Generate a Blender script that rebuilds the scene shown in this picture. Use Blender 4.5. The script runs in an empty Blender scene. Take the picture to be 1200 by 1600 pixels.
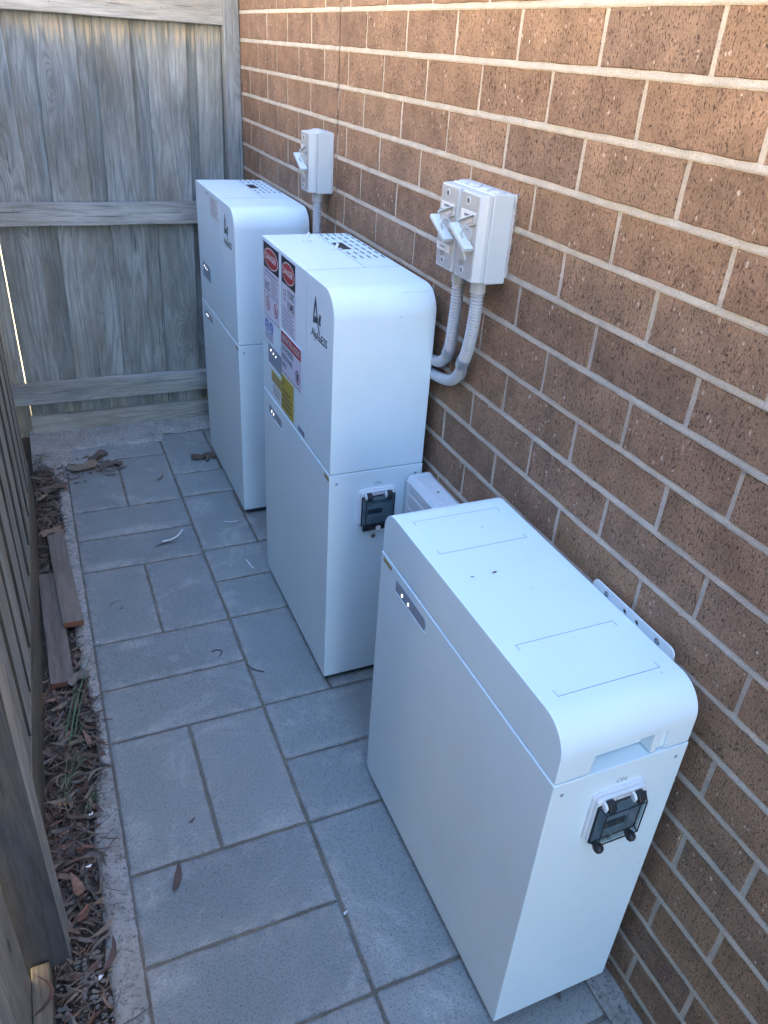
import bpy, bmesh, math, random
from math import sin, cos, pi, radians
from mathutils import Vector, Matrix, noise
random.seed(11)
rnd = random.random
def ru(a, b): return a + (b - a) * random.random()

# ------------------------------------------------------------------ camera, sky, sun, exposure
scene = bpy.context.scene
cam_d = bpy.data.cameras.new("camera"); cam = bpy.data.objects.new("camera", cam_d)
scene.collection.objects.link(cam); scene.camera = cam
Rr = (0.9190016431947512, -0.3896108170133125, 0.06032736585967003)
Uu = (0.15381569396235065, 0.4952112277294748, 0.855047701722861)
Bb = (-0.36301062256665145, -0.7765109472485789, 0.5150281902060185)
cam.matrix_world = Matrix(((Rr[0], Uu[0], Bb[0], -0.81151), (Rr[1], Uu[1], Bb[1], 0.0), (Rr[2], Uu[2], Bb[2], 1.51022), (0, 0, 0, 1)))
cam_d.sensor_fit = 'VERTICAL'; cam_d.sensor_height = 36.0; cam_d.lens = 36.0 * 1209.479 / 1600
cam_d.clip_start = 0.02; cam_d.clip_end = 3000
world = bpy.data.worlds.new("World"); scene.world = world; world.use_nodes = True
SUN_EL, SUN_ROT = 50.0, 98.0
wn = world.node_tree.nodes; wl = world.node_tree.links; wn.clear()
wo = wn.new('ShaderNodeOutputWorld'); wb = wn.new('ShaderNodeBackground'); sk = wn.new('ShaderNodeTexSky')
sk.sky_type = 'NISHITA'; sk.sun_disc = False; sk.sun_elevation = radians(SUN_EL); sk.sun_rotation = radians(SUN_ROT)
sk.air_density = 1.0; sk.dust_density = 0.4; sk.ozone_density = 4.0
wb.inputs['Strength'].default_value = 0.08
wl.new(sk.outputs[0], wb.inputs[0]); wl.new(wb.outputs[0], wo.inputs[0])
sd = bpy.data.lights.new("sun", 'SUN'); sd.energy = 5.0; sd.angle = radians(0.5); sd.color = (1.0, 0.90, 0.74)
sun = bpy.data.objects.new("sun", sd); scene.collection.objects.link(sun)
_e, _a = radians(SUN_EL), radians(SUN_ROT)
sdir = Vector((cos(_e) * sin(_a), cos(_e) * cos(_a), sin(_e)))
sun.rotation_euler = sdir.to_track_quat('Z', 'Y').to_euler()
scene.view_settings.view_transform = 'Standard'; scene.view_settings.look = 'None'
scene.view_settings.exposure = 4.30; scene.view_settings.gamma = 1.0
scene.view_settings.use_curve_mapping = False
scene.cycles.max_bounces = 10; scene.cycles.diffuse_bounces = 5

# ------------------------------------------------------------------ materials
def new_mat(name):
    m = bpy.data.materials.new(name); m.use_nodes = True
    nt = m.node_tree; b = nt.nodes['Principled BSDF']
    return m, nt, nt.nodes, nt.links, b
def N(nt, t, **kw):
    n = nt.nodes.new(t)
    for k, v in kw.items():
        if k.startswith('i_'): n.inputs[k[2:]].default_value = v
        else: setattr(n, k, v)
    return n
def L(nt, a, b): nt.links.new(a, b)
def ramp(nt, fac, stops, interp='LINEAR'):
    r = nt.nodes.new('ShaderNodeValToRGB'); r.color_ramp.interpolation = interp
    while len(r.color_ramp.elements) < len(stops): r.color_ramp.elements.new(0.5)
    for e, (p, c) in zip(r.color_ramp.elements, stops):
        e.position = p
        e.color = (c, c, c, 1) if isinstance(c, (int, float)) else (*c, 1)
    L(nt, fac, r.inputs[0]); return r.outputs[0]
def mix(nt, fac, a, b, mode='MIX'):
    m = nt.nodes.new('ShaderNodeMix'); m.data_type = 'RGBA'; m.blend_type = mode
    if isinstance(fac, (int, float)): m.inputs[0].default_value = fac
    else: L(nt, fac, m.inputs[0])
    for s, i in ((a, 6), (b, 7)):
        if isinstance(s, (tuple, list)): m.inputs[i].default_value = (*s[:3], 1)
        else: L(nt, s, m.inputs[i])
    return m.outputs[2]
def mth(nt, op, a, b=None, c=None, clamp=False):
    m = nt.nodes.new('ShaderNodeMath'); m.operation = op; m.use_clamp = clamp
    for i, s in enumerate((a, b, c)):
        if s is None: continue
        if isinstance(s, (int, float)): m.inputs[i].default_value = s
        else: L(nt, s, m.inputs[i])
    return m.outputs[0]
def vmul(nt, v, s):
    m = nt.nodes.new('ShaderNodeVectorMath'); m.operation = 'MULTIPLY'; L(nt, v, m.inputs[0]); m.inputs[1].default_value = s
    return m.outputs[0]
def noisef(nt, vec, scale, detail=4, rough=.55, dist=0):
    n = N(nt, 'ShaderNodeTexNoise'); n.inputs['Scale'].default_value = scale; n.inputs['Detail'].default_value = detail
    n.inputs['Roughness'].default_value = rough; n.inputs['Distortion'].default_value = dist
    if vec is not None: L(nt, vec, n.inputs['Vector'])
    return n.outputs[0]
def bump(nt, h, dist, strength, normal=None):
    b = N(nt, 'ShaderNodeBump'); b.inputs['Distance'].default_value = dist; b.inputs['Strength'].default_value = strength
    L(nt, h, b.inputs['Height'])
    if normal is not None: L(nt, normal, b.inputs['Normal'])
    return b.outputs[0]
def geo_pos(nt): return N(nt, 'ShaderNodeNewGeometry').outputs['Position']
def attr(nt, name):
    a = N(nt, 'ShaderNodeAttribute'); a.attribute_name = name; return a

def plain(name, col, rough=.5, metal=0, bump_s=0, bump_scale=400, var=0.0, spec=.5, emit=None):
    m, nt, n, l, b = new_mat(name)
    b.inputs['Roughness'].default_value = rough; b.inputs['Metallic'].default_value = metal
    b.inputs['Specular IOR Level'].default_value = spec
    p = geo_pos(nt)
    f = noisef(nt, p, 35, 4)
    c = mix(nt, mth(nt, 'MULTIPLY', f, var * 2, clamp=True), col, tuple(x * .6 for x in col))
    L(nt, c, b.inputs['Base Color'])
    if bump_s: L(nt, bump(nt, noisef(nt, p, bump_scale, 3), .0006, bump_s), b.inputs['Normal'])
    if emit:
        b.inputs['Emission Color'].default_value = (*emit[:3], 1); b.inputs['Emission Strength'].default_value = emit[3]
    return m

def mat_cabinet():
    m, nt, n, l, b = new_mat('white_powder_coat')
    p = geo_pos(nt)
    dirt = ramp(nt, noisef(nt, p, 7, 6, .6), [(.42, 0), (.75, 1)])
    c = mix(nt, mth(nt, 'MULTIPLY', dirt, .16), (.71, .82, .83), (.56, .62, .61))
    sp = N(nt, 'ShaderNodeTexVoronoi'); L(nt, p, sp.inputs['Vector']); sp.inputs['Scale'].default_value = 42
    keep = mth(nt, 'GREATER_THAN', noisef(nt, p, 17, 2), .66)
    s = mth(nt, 'MULTIPLY', mth(nt, 'LESS_THAN', sp.outputs['Distance'], .075), keep)
    c = mix(nt, mth(nt, 'MULTIPLY', s, .6), c, (.30, .27, .24))
    L(nt, c, b.inputs['Base Color'])
    r = mth(nt, 'ADD', mth(nt, 'MULTIPLY', noisef(nt, p, 11, 5), .22), .30); L(nt, r, b.inputs['Roughness'])
    L(nt, bump(nt, noisef(nt, p, 900, 2), .00025, .35), b.inputs['Normal'])
    return m

def mat_brick():
    m, nt, n, l, b = new_mat('wirecut_brick')
    rv = attr(nt, 'wc').outputs['Vector']
    sep = N(nt, 'ShaderNodeSeparateXYZ'); L(nt, attr(nt, 'rv').outputs['Vector'], sep.inputs[0])
    base = mix(nt, sep.outputs[0], (.335, .205, .120), (.255, .158, .100))
    base = mix(nt, ramp(nt, sep.outputs[1], [(.55, 0), (1, .55)]), base, (.37, .245, .160))
    base = mix(nt, ramp(nt, sep.outputs[2], [(.80, 0), (1, .6)]), base, (.175, .115, .082))
    mott = ramp(nt, noisef(nt, rv, 45, 6, .75), [(.38, 0), (.66, 1)])
    base = mix(nt, mth(nt, 'MULTIPLY', mott, .5), base, (.40, .250, .155))
    cloud = ramp(nt, noisef(nt, rv, 16, 3, .5), [(.35, .80), (.7, 1.15)])
    base = mix(nt, 1.0, base, cloud, 'MULTIPLY')
    drag = noisef(nt, vmul(nt, rv, (140, 340, 170)), 1.0, 5, .7, .5)
    pits = ramp(nt, drag, [(.575, 0), (.635, 1)])
    base = mix(nt, mth(nt, 'MULTIPLY', pits, .85), base, (.050, .032, .025))
    big = ramp(nt, noisef(nt, vmul(nt, rv, (70, 170, 70)), 1.0, 4, .65, .8), [(.66, 0), (.71, 1)])
    base = mix(nt, mth(nt, 'MULTIPLY', big, .9), base, (.030, .020, .017))
    hair = ramp(nt, noisef(nt, vmul(nt, rv, (60, 420, 14)), 1.0, 3, .6, .2), [(.66, 0), (.70, 1)])
    base = mix(nt, mth(nt, 'MULTIPLY', hair, .4), base, (.06, .04, .03))
    wob = N(nt, 'ShaderNodeTexNoise'); wob.inputs['Scale'].default_value = 130; wob.inputs['Detail'].default_value = 2; L(nt, rv, wob.inputs['Vector'])
    va = nt.nodes.new('ShaderNodeVectorMath'); va.operation = 'MULTIPLY_ADD'; L(nt, wob.outputs[1], va.inputs[0]); va.inputs[1].default_value = (1.0, 1.0, 1.0); L(nt, vmul(nt, rv, (130, 150, 105)), va.inputs[2])
    vo = N(nt, 'ShaderNodeTexVoronoi'); L(nt, va.outputs[0], vo.inputs['Vector']); vo.inputs['Scale'].default_value = 1.0
    cs = N(nt, 'ShaderNodeSeparateXYZ'); L(nt, vo.outputs['Color'], cs.inputs[0])
    spk = mth(nt, 'MULTIPLY', mth(nt, 'LESS_THAN', vo.outputs['Distance'], mth(nt, 'MULTIPLY', cs.outputs[1], .42)), mth(nt, 'GREATER_THAN', cs.outputs[0], .86))
    spc = mix(nt, cs.outputs[2], (.60, .50, .40), (.42, .24, .15))
    base = mix(nt, mth(nt, 'MULTIPLY', spk, .9), base, spc)
    fine = ramp(nt, noisef(nt, rv, 330, 4, .8), [(.30, .62), (.72, 1.28)])
    base = mix(nt, 1.0, base, fine, 'MULTIPLY')
    L(nt, base, b.inputs['Base Color']); b.inputs['Roughness'].default_value = .9; b.inputs['Specular IOR Level'].default_value = .2
    h = mth(nt, 'SUBTRACT', mth(nt, 'ADD', mth(nt, 'MULTIPLY', drag, .6), mth(nt, 'MULTIPLY', noisef(nt, rv, 260, 5, .8), .7)), mth(nt, 'ADD', mth(nt, 'ADD', pits, hair), big))
    L(nt, bump(nt, h, .0035, .9), b.inputs['Normal'])
    return m

def mat_mortar():
    m, nt, n, l, b = new_mat('sandy_mortar')
    p = geo_pos(nt)
    c = mix(nt, ramp(nt, noisef(nt, p, 22, 5), [(.35, 0), (.7, 1)]), (.64, .575, .465), (.50, .445, .36))
    c = mix(nt, ramp(nt, noisef(nt, p, 420, 4, .85), [(.50, 0), (.68, .75)]), c, (.22, .17, .13))
    L(nt, c, b.inputs['Base Color']); b.inputs['Roughness'].default_value = .95; b.inputs['Specular IOR Level'].default_value = .15
    L(nt, bump(nt, noisef(nt, p, 420, 5, .8), .0030, 1.0), b.inputs['Normal'])
    return m

def mat_wood(name, c1, c2, c3, under_rail=False, knots=.42):
    m, nt, n, l, b = new_mat(name)
    wc = attr(nt, 'wc').outputs['Vector']
    vo = N(nt, 'ShaderNodeTexVoronoi'); L(nt, vmul(nt, wc, (7.5, .01, 2.9)), vo.inputs['Vector']); vo.inputs['Scale'].default_value = 1.0
    cs = N(nt, 'ShaderNodeSeparateXYZ'); L(nt, vo.outputs['Color'], cs.inputs[0])
    has = mth(nt, 'GREATER_THAN', cs.outputs[0], knots)
    d = vo.outputs['Distance']
    infl = mth(nt, 'MULTIPLY', has, mth(nt, 'POWER', 2.718, mth(nt, 'MULTIPLY', mth(nt, 'MULTIPLY', d, d), -26.0)))
    g = noisef(nt, vmul(nt, wc, (13, 13, .85)), 1.0, 2, .45, .25)
    cath = mth(nt, 'ADD', mth(nt, 'MULTIPLY', g, 34.0), mth(nt, 'MULTIPLY', infl, 15.0))
    ring = mth(nt, 'MULTIPLY_ADD', mth(nt, 'SINE', mth(nt, 'MULTIPLY', cath, 2.2)), .5, .5)
    ring = mth(nt, 'POWER', ring, 2.2)
    fib = noisef(nt, vmul(nt, wc, (330, 330, 14)), 1.0, 5, .8)
    crk = ramp(nt, noisef(nt, vmul(nt, wc, (150, 150, 2.6)), 1.0, 4, .65), [(.62, 0), (.665, 1)])
    base = mix(nt, mth(nt, 'MULTIPLY', ring, .70), c1, c2)
    base = mix(nt, ramp(nt, noisef(nt, vmul(nt, wc, (8, 8, 2.2)), 1.0, 5, .65), [(.42, 0), (.64, .85)]), base, c3)
    blot = ramp(nt, noisef(nt, vmul(nt, wc, (5, 5, 1.6)), 1.0, 4, .6, .5), [(.30, .66), (.70, 1.18)])
    base = mix(nt, 1.0, base, blot, 'MULTIPLY')
    board = noisef(nt, vmul(nt, wc, (.6, .01, .01)), 1.0, 0, .5)
    fm = ramp(nt, fib, [(.32, .70), (.68, 1.22)])
    base = mix(nt, 1.0, base, fm, 'MULTIPLY')
    base = mix(nt, mth(nt, 'MULTIPLY', crk, .65), base, tuple(x * .25 for x in c2))
    halo = mth(nt, 'MULTIPLY', has, ramp(nt, d, [(.06, 1), (.20, 0)]))
    base = mix(nt, mth(nt, 'MULTIPLY', halo, .45), base, tuple(x * .6 for x in c2))
    core = mth(nt, 'MULTIPLY', has, ramp(nt, d, [(.035, 1), (.06, 0)]))
    base = mix(nt, mth(nt, 'MULTIPLY', core, .75), base, tuple(x * .25 for x in c2))
    if under_rail:   # timber kept dry under the top rail has kept its brown colour, in streaks
        p = geo_pos(nt); s = N(nt, 'ShaderNodeSeparateXYZ'); L(nt, p, s.inputs[0])
        edge = mth(nt, 'ADD', s.outputs[2], mth(nt, 'MULTIPLY', noisef(nt, vmul(nt, wc, (60, 60, .5)), 1.0, 2, .5), .16))
        mr = N(nt, 'ShaderNodeMapRange'); L(nt, edge, mr.inputs[0]); mr.inputs[1].default_value = 1.540; mr.inputs[2].default_value = 1.575
        top = N(nt, 'ShaderNodeMapRange'); L(nt, s.outputs[2], top.inputs[0]); top.inputs[1].default_value = 1.535; top.inputs[2].default_value = 1.505
        stk = ramp(nt, noisef(nt, vmul(nt, wc, (150, 150, 1.2)), 1.0, 3, .6), [(.46, 0), (.56, 1)])
        base = mix(nt, mth(nt, 'MULTIPLY', mth(nt, 'MULTIPLY', mr.outputs[0], top.outputs[0]), mth(nt, 'MULTIPLY', stk, .9)), base, (.56, .45, .31))
    L(nt, base, b.inputs['Base Color']); b.inputs['Roughness'].default_value = .85; b.inputs['Specular IOR Level'].default_value = .2
    h = mth(nt, 'SUBTRACT', mth(nt, 'ADD', mth(nt, 'MULTIPLY', fib, .6), mth(nt, 'MULTIPLY', ring, .3)), mth(nt, 'ADD', crk, core))
    L(nt, bump(nt, h, .0015, .8), b.inputs['Normal'])
    return m

def mat_paver():
    m, nt, n, l, b = new_mat('grey_paver')
    p = geo_pos(nt); s = N(nt, 'ShaderNodeSeparateXYZ'); L(nt, attr(nt, 'rv').outputs['Vector'], s.inputs[0])
    base = mix(nt, s.outputs[0], (.215, .235, .225), (.275, .29, .27))
    cl = ramp(nt, noisef(nt, p, 5.5, 6, .62, .4), [(.40, 0), (.72, 1)])
    base = mix(nt, mth(nt, 'MULTIPLY', cl, .5), base, (.31, .325, .30))
    eff = ramp(nt, noisef(nt, p, 4.3, 6, .72, .8), [(.55, 0), (.66, 1)])      # pale efflorescence patches
    base = mix(nt, mth(nt, 'MULTIPLY', eff, .48), base, (.47, .46, .42))
    ed = mth(nt, 'MULTIPLY', attr(nt, 'edge').outputs['Fac'], ramp(nt, noisef(nt, p, 30, 4), [(.42, 0), (.62, 1)]))
    base = mix(nt, mth(nt, 'MULTIPLY', ed, .85), base, (.36, .34, .31))
    sx = N(nt, 'ShaderNodeSeparateXYZ'); L(nt, p, sx.inputs[0]); st = None     # cement smears and water marks
    for (x0, y0, ax, ay) in ((-.800, 1.175, .030, .055), (-.800, 1.020, .032, .050), (-.795, .840, .050, .030), (-.500, 1.105, .045, .028), (-.275, 1.215, .03, .02), (-.72, 3.04, .16, .07), (-.55, 3.10, .10, .05), (-.38, 2.52, .05, .06), (-.62, 2.43, .16, .022), (-.72, 1.815, .05, .02), (-.74, 2.235, .08, .02), (-.34, .62, .07, .05)):
        u = mth(nt, 'DIVIDE', mth(nt, 'SUBTRACT', sx.outputs[0], x0), ax); v = mth(nt, 'DIVIDE', mth(nt, 'SUBTRACT', sx.outputs[1], y0), ay)
        q = mth(nt, 'SUBTRACT', 1.35, mth(nt, 'SQRT', mth(nt, 'ADD', mth(nt, 'MULTIPLY', u, u), mth(nt, 'MULTIPLY', v, v))), clamp=True)
        st = q if st is None else mth(nt, 'MAXIMUM', st, q)
    st = mth(nt, 'MULTIPLY', st, ramp(nt, noisef(nt, p, 38, 6, .7), [(.34, 0), (.60, 1)]))
    base = mix(nt, mth(nt, 'MULTIPLY', st, .62), base, (.46, .45, .41))
    sp = ramp(nt, noisef(nt, p, 230, 4, .85), [(.52, 0), (.62, 1)])
    base = mix(nt, mth(nt, 'MULTIPLY', sp, .62), base, (.055, .062, .068))
    sp2 = ramp(nt, noisef(nt, p, 260, 3, .8), [(.62, 0), (.68, 1)])
    base = mix(nt, mth(nt, 'MULTIPLY', sp2, .55), base, (.50, .51, .52))
    L(nt, base, b.inputs['Base Color']); b.inputs['Roughness'].default_value = .85; b.inputs['Specular IOR Level'].default_value = .3
    h = mth(nt, 'ADD', noisef(nt, p, 240, 4, .85), mth(nt, 'MULTIPLY', noisef(nt, p, 60, 4), .6))
    L(nt, bump(nt, h, .0022, .8), b.inputs['Normal'])
    return m

def mat_sand(name, c1, c2, c3, sc=300, bd=.002):
    m, nt, n, l, b = new_mat(name)
    p = geo_pos(nt)
    base = mix(nt, ramp(nt, noisef(nt, p, 14, 6, .7), [(.35, 0), (.68, 1)]), c1, c2)
    base = mix(nt, ramp(nt, noisef(nt, p, sc, 4, .8), [(.50, 0), (.68, 1)]), base, c3)
    L(nt, base, b.inputs['Base Color']); b.inputs['Roughness'].default_value = .95; b.inputs['Specular IOR Level'].default_value = .15
    h = mth(nt, 'ADD', noisef(nt, p, sc, 5, .8), noisef(nt, p, sc / 8, 4))
    L(nt, bump(nt, h, bd, .9), b.inputs['Normal'])
    return m

def mat_leaf(name='dry_leaf'):
    m, nt, n, l, b = new_mat(name)
    s = N(nt, 'ShaderNodeSeparateXYZ'); L(nt, attr(nt, 'rv').outputs['Vector'], s.inputs[0])
    r = N(nt, 'ShaderNodeValToRGB'); cr = r.color_ramp
    cols = [(0, (.090, .046, .034)), (.22, (.145, .088, .062)), (.42, (.105, .078, .062)), (.60, (.215, .165, .120)), (.76, (.135, .112, .092)), (.9, (.26, .20, .13)), (1, (.27, .115, .065))]
    while len(cr.elements) < len(cols): cr.elements.new(.5)
    for e, (pp, c) in zip(cr.elements, cols): e.position = pp; e.color = (*c, 1)
    L(nt, s.outputs[0], r.inputs[0])
    p = geo_pos(nt)
    c = mix(nt, ramp(nt, noisef(nt, p, 120, 4, .7), [(.4, 0), (.7, .6)]), r.outputs[0], (.06, .04, .03))
    L(nt, c, b.inputs['Base Color']); b.inputs['Roughness'].default_value = .65
    L(nt, bump(nt, noisef(nt, p, 260, 4), .001, .6), b.inputs['Normal'])
    return m

M = {}
M['cab'] = mat_cabinet()
M['brick'] = mat_brick(); M['mortar'] = mat_mortar()
M['sealant'] = plain('brown_joint_sealant', (.07, .045, .033), .8, bump_s=.5)
M['wood_back'] = mat_wood('weathered_paling', (.39, .405, .375), (.215, .228, .215), (.25, .245, .205), under_rail=True)
M['wood_post'] = mat_wood('weathered_post', (.34, .355, .34), (.22, .23, .225), (.26, .255, .23))
M['wood_rail'] = mat_wood('weathered_rail', (.44, .44, .40), (.30, .30, .275), (.34, .32, .27))
M['wood_left'] = mat_wood('weathered_brown_paling', (.42, .40, .345), (.27, .255, .215), (.31, .28, .225))
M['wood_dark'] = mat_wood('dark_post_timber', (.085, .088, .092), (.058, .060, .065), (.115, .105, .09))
M['wood_warm'] = mat_wood('treated_pine', (.28, .235, .165), (.19, .16, .115), (.17, .155, .12))
M['wood_edge'] = mat_wood('shaded_gap_edge', (.095, .085, .07), (.06, .055, .045), (.09, .08, .065))  # dark colour standing in for shade between the lapped palings
M['wood_off'] = mat_wood('old_offcut_timber', (.20, .160, .130), (.14, .112, .092), (.22, .18, .145))
M['cut_end'] = plain('reddish_sawn_end', (.30, .11, .06), .85, bump_s=.6, var=.4)
M['paver'] = mat_paver()
M['jsand'] = mat_sand('joint_sand', (.25, .22, .175), (.15, .13, .105), (.05, .045, .04), 300, .003)
M['conc'] = mat_sand('rough_concrete', (.60, .575, .52), (.38, .36, .31), (.15, .14, .12), 110, .012)
M['soil'] = mat_sand('dark_soil', (.085, .062, .045), (.055, .04, .03), (.15, .12, .095), 140, .006)
M['ground'] = mat_sand('dry_ground', (.34, .27, .14), (.25, .21, .11), (.20, .18, .08), 30, .01)
M['leaf'] = mat_leaf()
M['render'] = plain('cream_render', (.66, .58, .46), .9, bump_s=.4, var=.1); M['roof'] = plain('roof_tiles', (.20, .12, .09), .8, bump_s=.4, var=.3)
M['pebble'] = plain('pale_pebble', (.22, .20, .17), .8, bump_s=.5, var=.5)
M['grass'] = plain('grass_blade', (.095, .155, .065), .5, var=.6)
M['grass_dry'] = plain('dry_grass_blade', (.30, .29, .15), .6, var=.5)
M['iso'] = plain('pale_grey_plastic', (.54, .59, .60), .38, bump_s=.12, bump_scale=700, var=.08)
M['iso_face'] = plain('beige_grey_plate', (.40, .405, .385), .45, bump_s=.1, var=.08)
M['iso_lever'] = plain('pale_lever_plastic', (.55, .62, .62), .35, var=.05)
M['conduit'] = plain('grey_conduit', (.50, .525, .54), .42, var=.12)
M['steel'] = plain('galvanised_steel', (.50, .53, .54), .45, metal=.6, bump_s=.3, bump_scale=90, var=.3)
M['screw'] = plain('screw_metal', (.25, .25, .25), .4, metal=.7, var=.4)
M['white'] = plain('white_plastic', (.76, .77, .76), .4, var=.10)
M['duct'] = plain('white_duct_pvc', (.72, .74, .74), .42, var=.12)
M['label'] = plain('white_label', (.70, .70, .68), .45, var=.05)
M['dlabel'] = plain('pale_violet_white_label', (.66, .66, .74), .35, var=.05)
M['black'] = plain('black_print', (.022, .024, .028), .45)
M['rubber'] = plain('black_rubber', (.018, .02, .022), .5)
M['navy'] = plain('dark_grey_print', (.05, .07, .085), .45)
M['greyprint'] = plain('grey_print', (.26, .29, .34), .5)
M['red'] = plain('red_print', (.42, .035, .04), .4)
M['blue'] = plain('blue_print', (.045, .16, .48), .4)
M['yellow'] = plain('yellow_label', (.50, .37, .045), .42, var=.1)
M['brass'] = plain('gold_tag', (.38, .28, .11), .4, metal=.3)
M['greypanel'] = plain('grey_status_panel', (.27, .31, .36), .3)
M['dark_gap'] = plain('dark_gap', (.05, .055, .06), .8)
M['groove'] = plain('panel_groove', (.20, .22, .24), .7)
M['steelgrey'] = plain('grey_tray', (.22, .27, .29), .5)
M['led'] = plain('led_light', (.9, .9, .9), .3, emit=(.95, .98, 1.0, .13))
M['din'] = plain('breaker_body', (.30, .36, .38), .4, var=.1)
M['sealmess'] = plain('clear_silicone', (.60, .58, .56), .3, var=.2)
m, nt, n, l, b = new_mat('smoked_window')
tr = N(nt, 'ShaderNodeBsdfTransparent'); tr.inputs[0].default_value = (.80, .86, .88, 1)
gl = N(nt, 'ShaderNodeBsdfGlossy'); gl.inputs['Roughness'].default_value = .06
fr_ = N(nt, 'ShaderNodeLayerWeight'); fr_.inputs[0].default_value = .5; mx = N(nt, 'ShaderNodeMixShader'); L(nt, mth(nt, 'MULTIPLY_ADD', mth(nt, 'POWER', fr_.outputs['Facing'], 4.0), .5, .045), mx.inputs[0]); L(nt, tr.outputs[0], mx.inputs[1]); L(nt, gl.outputs[0], mx.inputs[2])
L(nt, mx.outputs[0], n['Material Output'].inputs[0]); n.remove(b)
M['smoke'] = m

# ------------------------------------------------------------------ mesh builder
ORG = {}
class MB:
    def __init__(s): s.v = []; s.f = []; s.mi = []; s.wc = []; s.rv = []; s.eg = []; s.sm = []
    def add(s, vs, fs, mi=0, wc=None, rv=(0, 0, 0), smooth=False, eg=None):
        o = len(s.v); s.v += [tuple(v) for v in vs]
        s.wc += [tuple(w) for w in (wc if wc else vs)]; s.rv += [rv] * len(vs); s.eg += (eg if eg else [0.0] * len(vs))
        for f in fs: s.f.append(tuple(i + o for i in f)); s.mi.append(mi); s.sm.append(smooth)
        return s
    def box(s, x0, x1, y0, y1, z0, z1, mi=0, rv=(0, 0, 0), grain=None, shear=None, seg=1, wob=0.0, emi=None):
        # grain: axis along the wood grain ('x','y','z'); wc gets (across, thickness, along)+random offset
        vs = []; wc = []; off = (ru(0, 40), ru(0, 40), ru(0, 40)); ax = grain or 'z'
        n = seg
        for k in range(n + 1):
            t = k / n; dx, dy = (ru(-wob, wob), ru(-wob, wob)) if wob else (0, 0)
            ring = []
            if ax == 'z': zz = z0 + (z1 - z0) * t; ring = [(x0, y0, zz), (x1, y0, zz), (x1, y1, zz), (x0, y1, zz)]
            if ax == 'y': yy = y0 + (y1 - y0) * t; ring = [(x0, yy, z0), (x0, yy, z1), (x1, yy, z1), (x1, yy, z0)]
            if ax == 'x': xx = x0 + (x1 - x0) * t; ring = [(xx, y0, z0), (xx, y1, z0), (xx, y1, z1), (xx, y0, z1)]
            for (a, b_, c) in ring:
                w = {'z': (a, b_, c), 'y': (c, a, b_), 'x': (c, b_, a)}[ax]
                if ax == 'z' and (x1 - x0) < (y1 - y0): w = (b_, a, c)
                if wob:
                    if ax == 'z': a += dx; b_ += dy
                    elif ax == 'y': a += dx; c += dy
                    else: b_ += dx; c += dy
                if shear: a += shear * (c - 1.0)
                vs.append((a, b_, c)); wc.append((w[0] + off[0], w[1] + off[1], w[2] + off[2]))
        fs = [(3, 2, 1, 0), tuple(4 * n + i for i in (0, 1, 2, 3))]
        for k in range(n):
            for i in range(4):
                j = (i + 1) % 4; fs.append((4 * k + i, 4 * k + j, 4 * k + 4 + j, 4 * k + 4 + i))
        s.add(vs, fs, mi, wc, rv)
        if emi is not None:
            for k in range(n): s.mi[len(s.mi) - 4 * n + 4 * k] = emi
        return s
    def prism_x(s, prof, x0, x1, mi=0, smooth=False):
        n = len(prof); vs = [(x0, y, z) for y, z in prof] + [(x1, y, z) for y, z in prof]
        fs = [tuple(range(n)), tuple(range(2 * n - 1, n - 1, -1))] + [(i, n + i, n + (i + 1) % n, (i + 1) % n) for i in range(n)]
        return s.add(vs, fs, mi, smooth=smooth)
    def prism_y(s, prof, y0, y1, mi=0):
        n = len(prof); vs = [(x, y0, z) for x, z in prof] + [(x, y1, z) for x, z in prof]
        fs = [tuple(range(n)), tuple(range(2 * n - 1, n - 1, -1))] + [(i, n + i, n + (i + 1) % n, (i + 1) % n) for i in range(n)]
        return s.add(vs, fs, mi)
    def prism_z(s, prof, z0, z1, mi=0):
        n = len(prof); vs = [(x, y, z0) for x, y in prof] + [(x, y, z1) for x, y in prof]
        fs = [tuple(range(n)), tuple(range(2 * n - 1, n - 1, -1))] + [(i, n + i, n + (i + 1) % n, (i + 1) % n) for i in range(n)]
        return s.add(vs, fs, mi)
    def tube(s, pts, rad, n=14, mi=0, smooth=True, cap=True):
        pts = [Vector(p) for p in pts]; vs = []; fs = []
        up = None
        for i, p in enumerate(pts):
            t = (pts[min(i + 1, len(pts) - 1)] - pts[max(i - 1, 0)]).normalized()
            if up is None:
                up = t.cross(Vector((1, 0, 0)));  up = up if up.length > .1 else t.cross(Vector((0, 1, 0)))
            a = (up - t * up.dot(t)).normalized(); up = a; b_ = t.cross(a)
            r = rad[i] if isinstance(rad, (list, tuple)) else rad
            for k in range(n):
                q = p + (a * cos(2 * pi * k / n) + b_ * sin(2 * pi * k / n)) * r; vs.append(tuple(q))
        for i in range(len(pts) - 1):
            for k in range(n):
                fs.append((i * n + k, i * n + (k + 1) % n, (i + 1) * n + (k + 1) % n, (i + 1) * n + k))
        s.add(vs, fs, mi, smooth=smooth)
        if cap:
            m_ = len(pts) - 1
            s.add(vs[:n], [tuple(range(n - 1, -1, -1))], mi); s.add(vs[m_ * n:], [tuple(range(n))], mi)
        return s
    def cyl(s, c, d, r, h, n=20, mi=0, r2=None):
        d = Vector(d).normalized(); c = Vector(c); return s.tube([c, c + d * h], [r, r if r2 is None else r2], n, mi, False)
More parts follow.
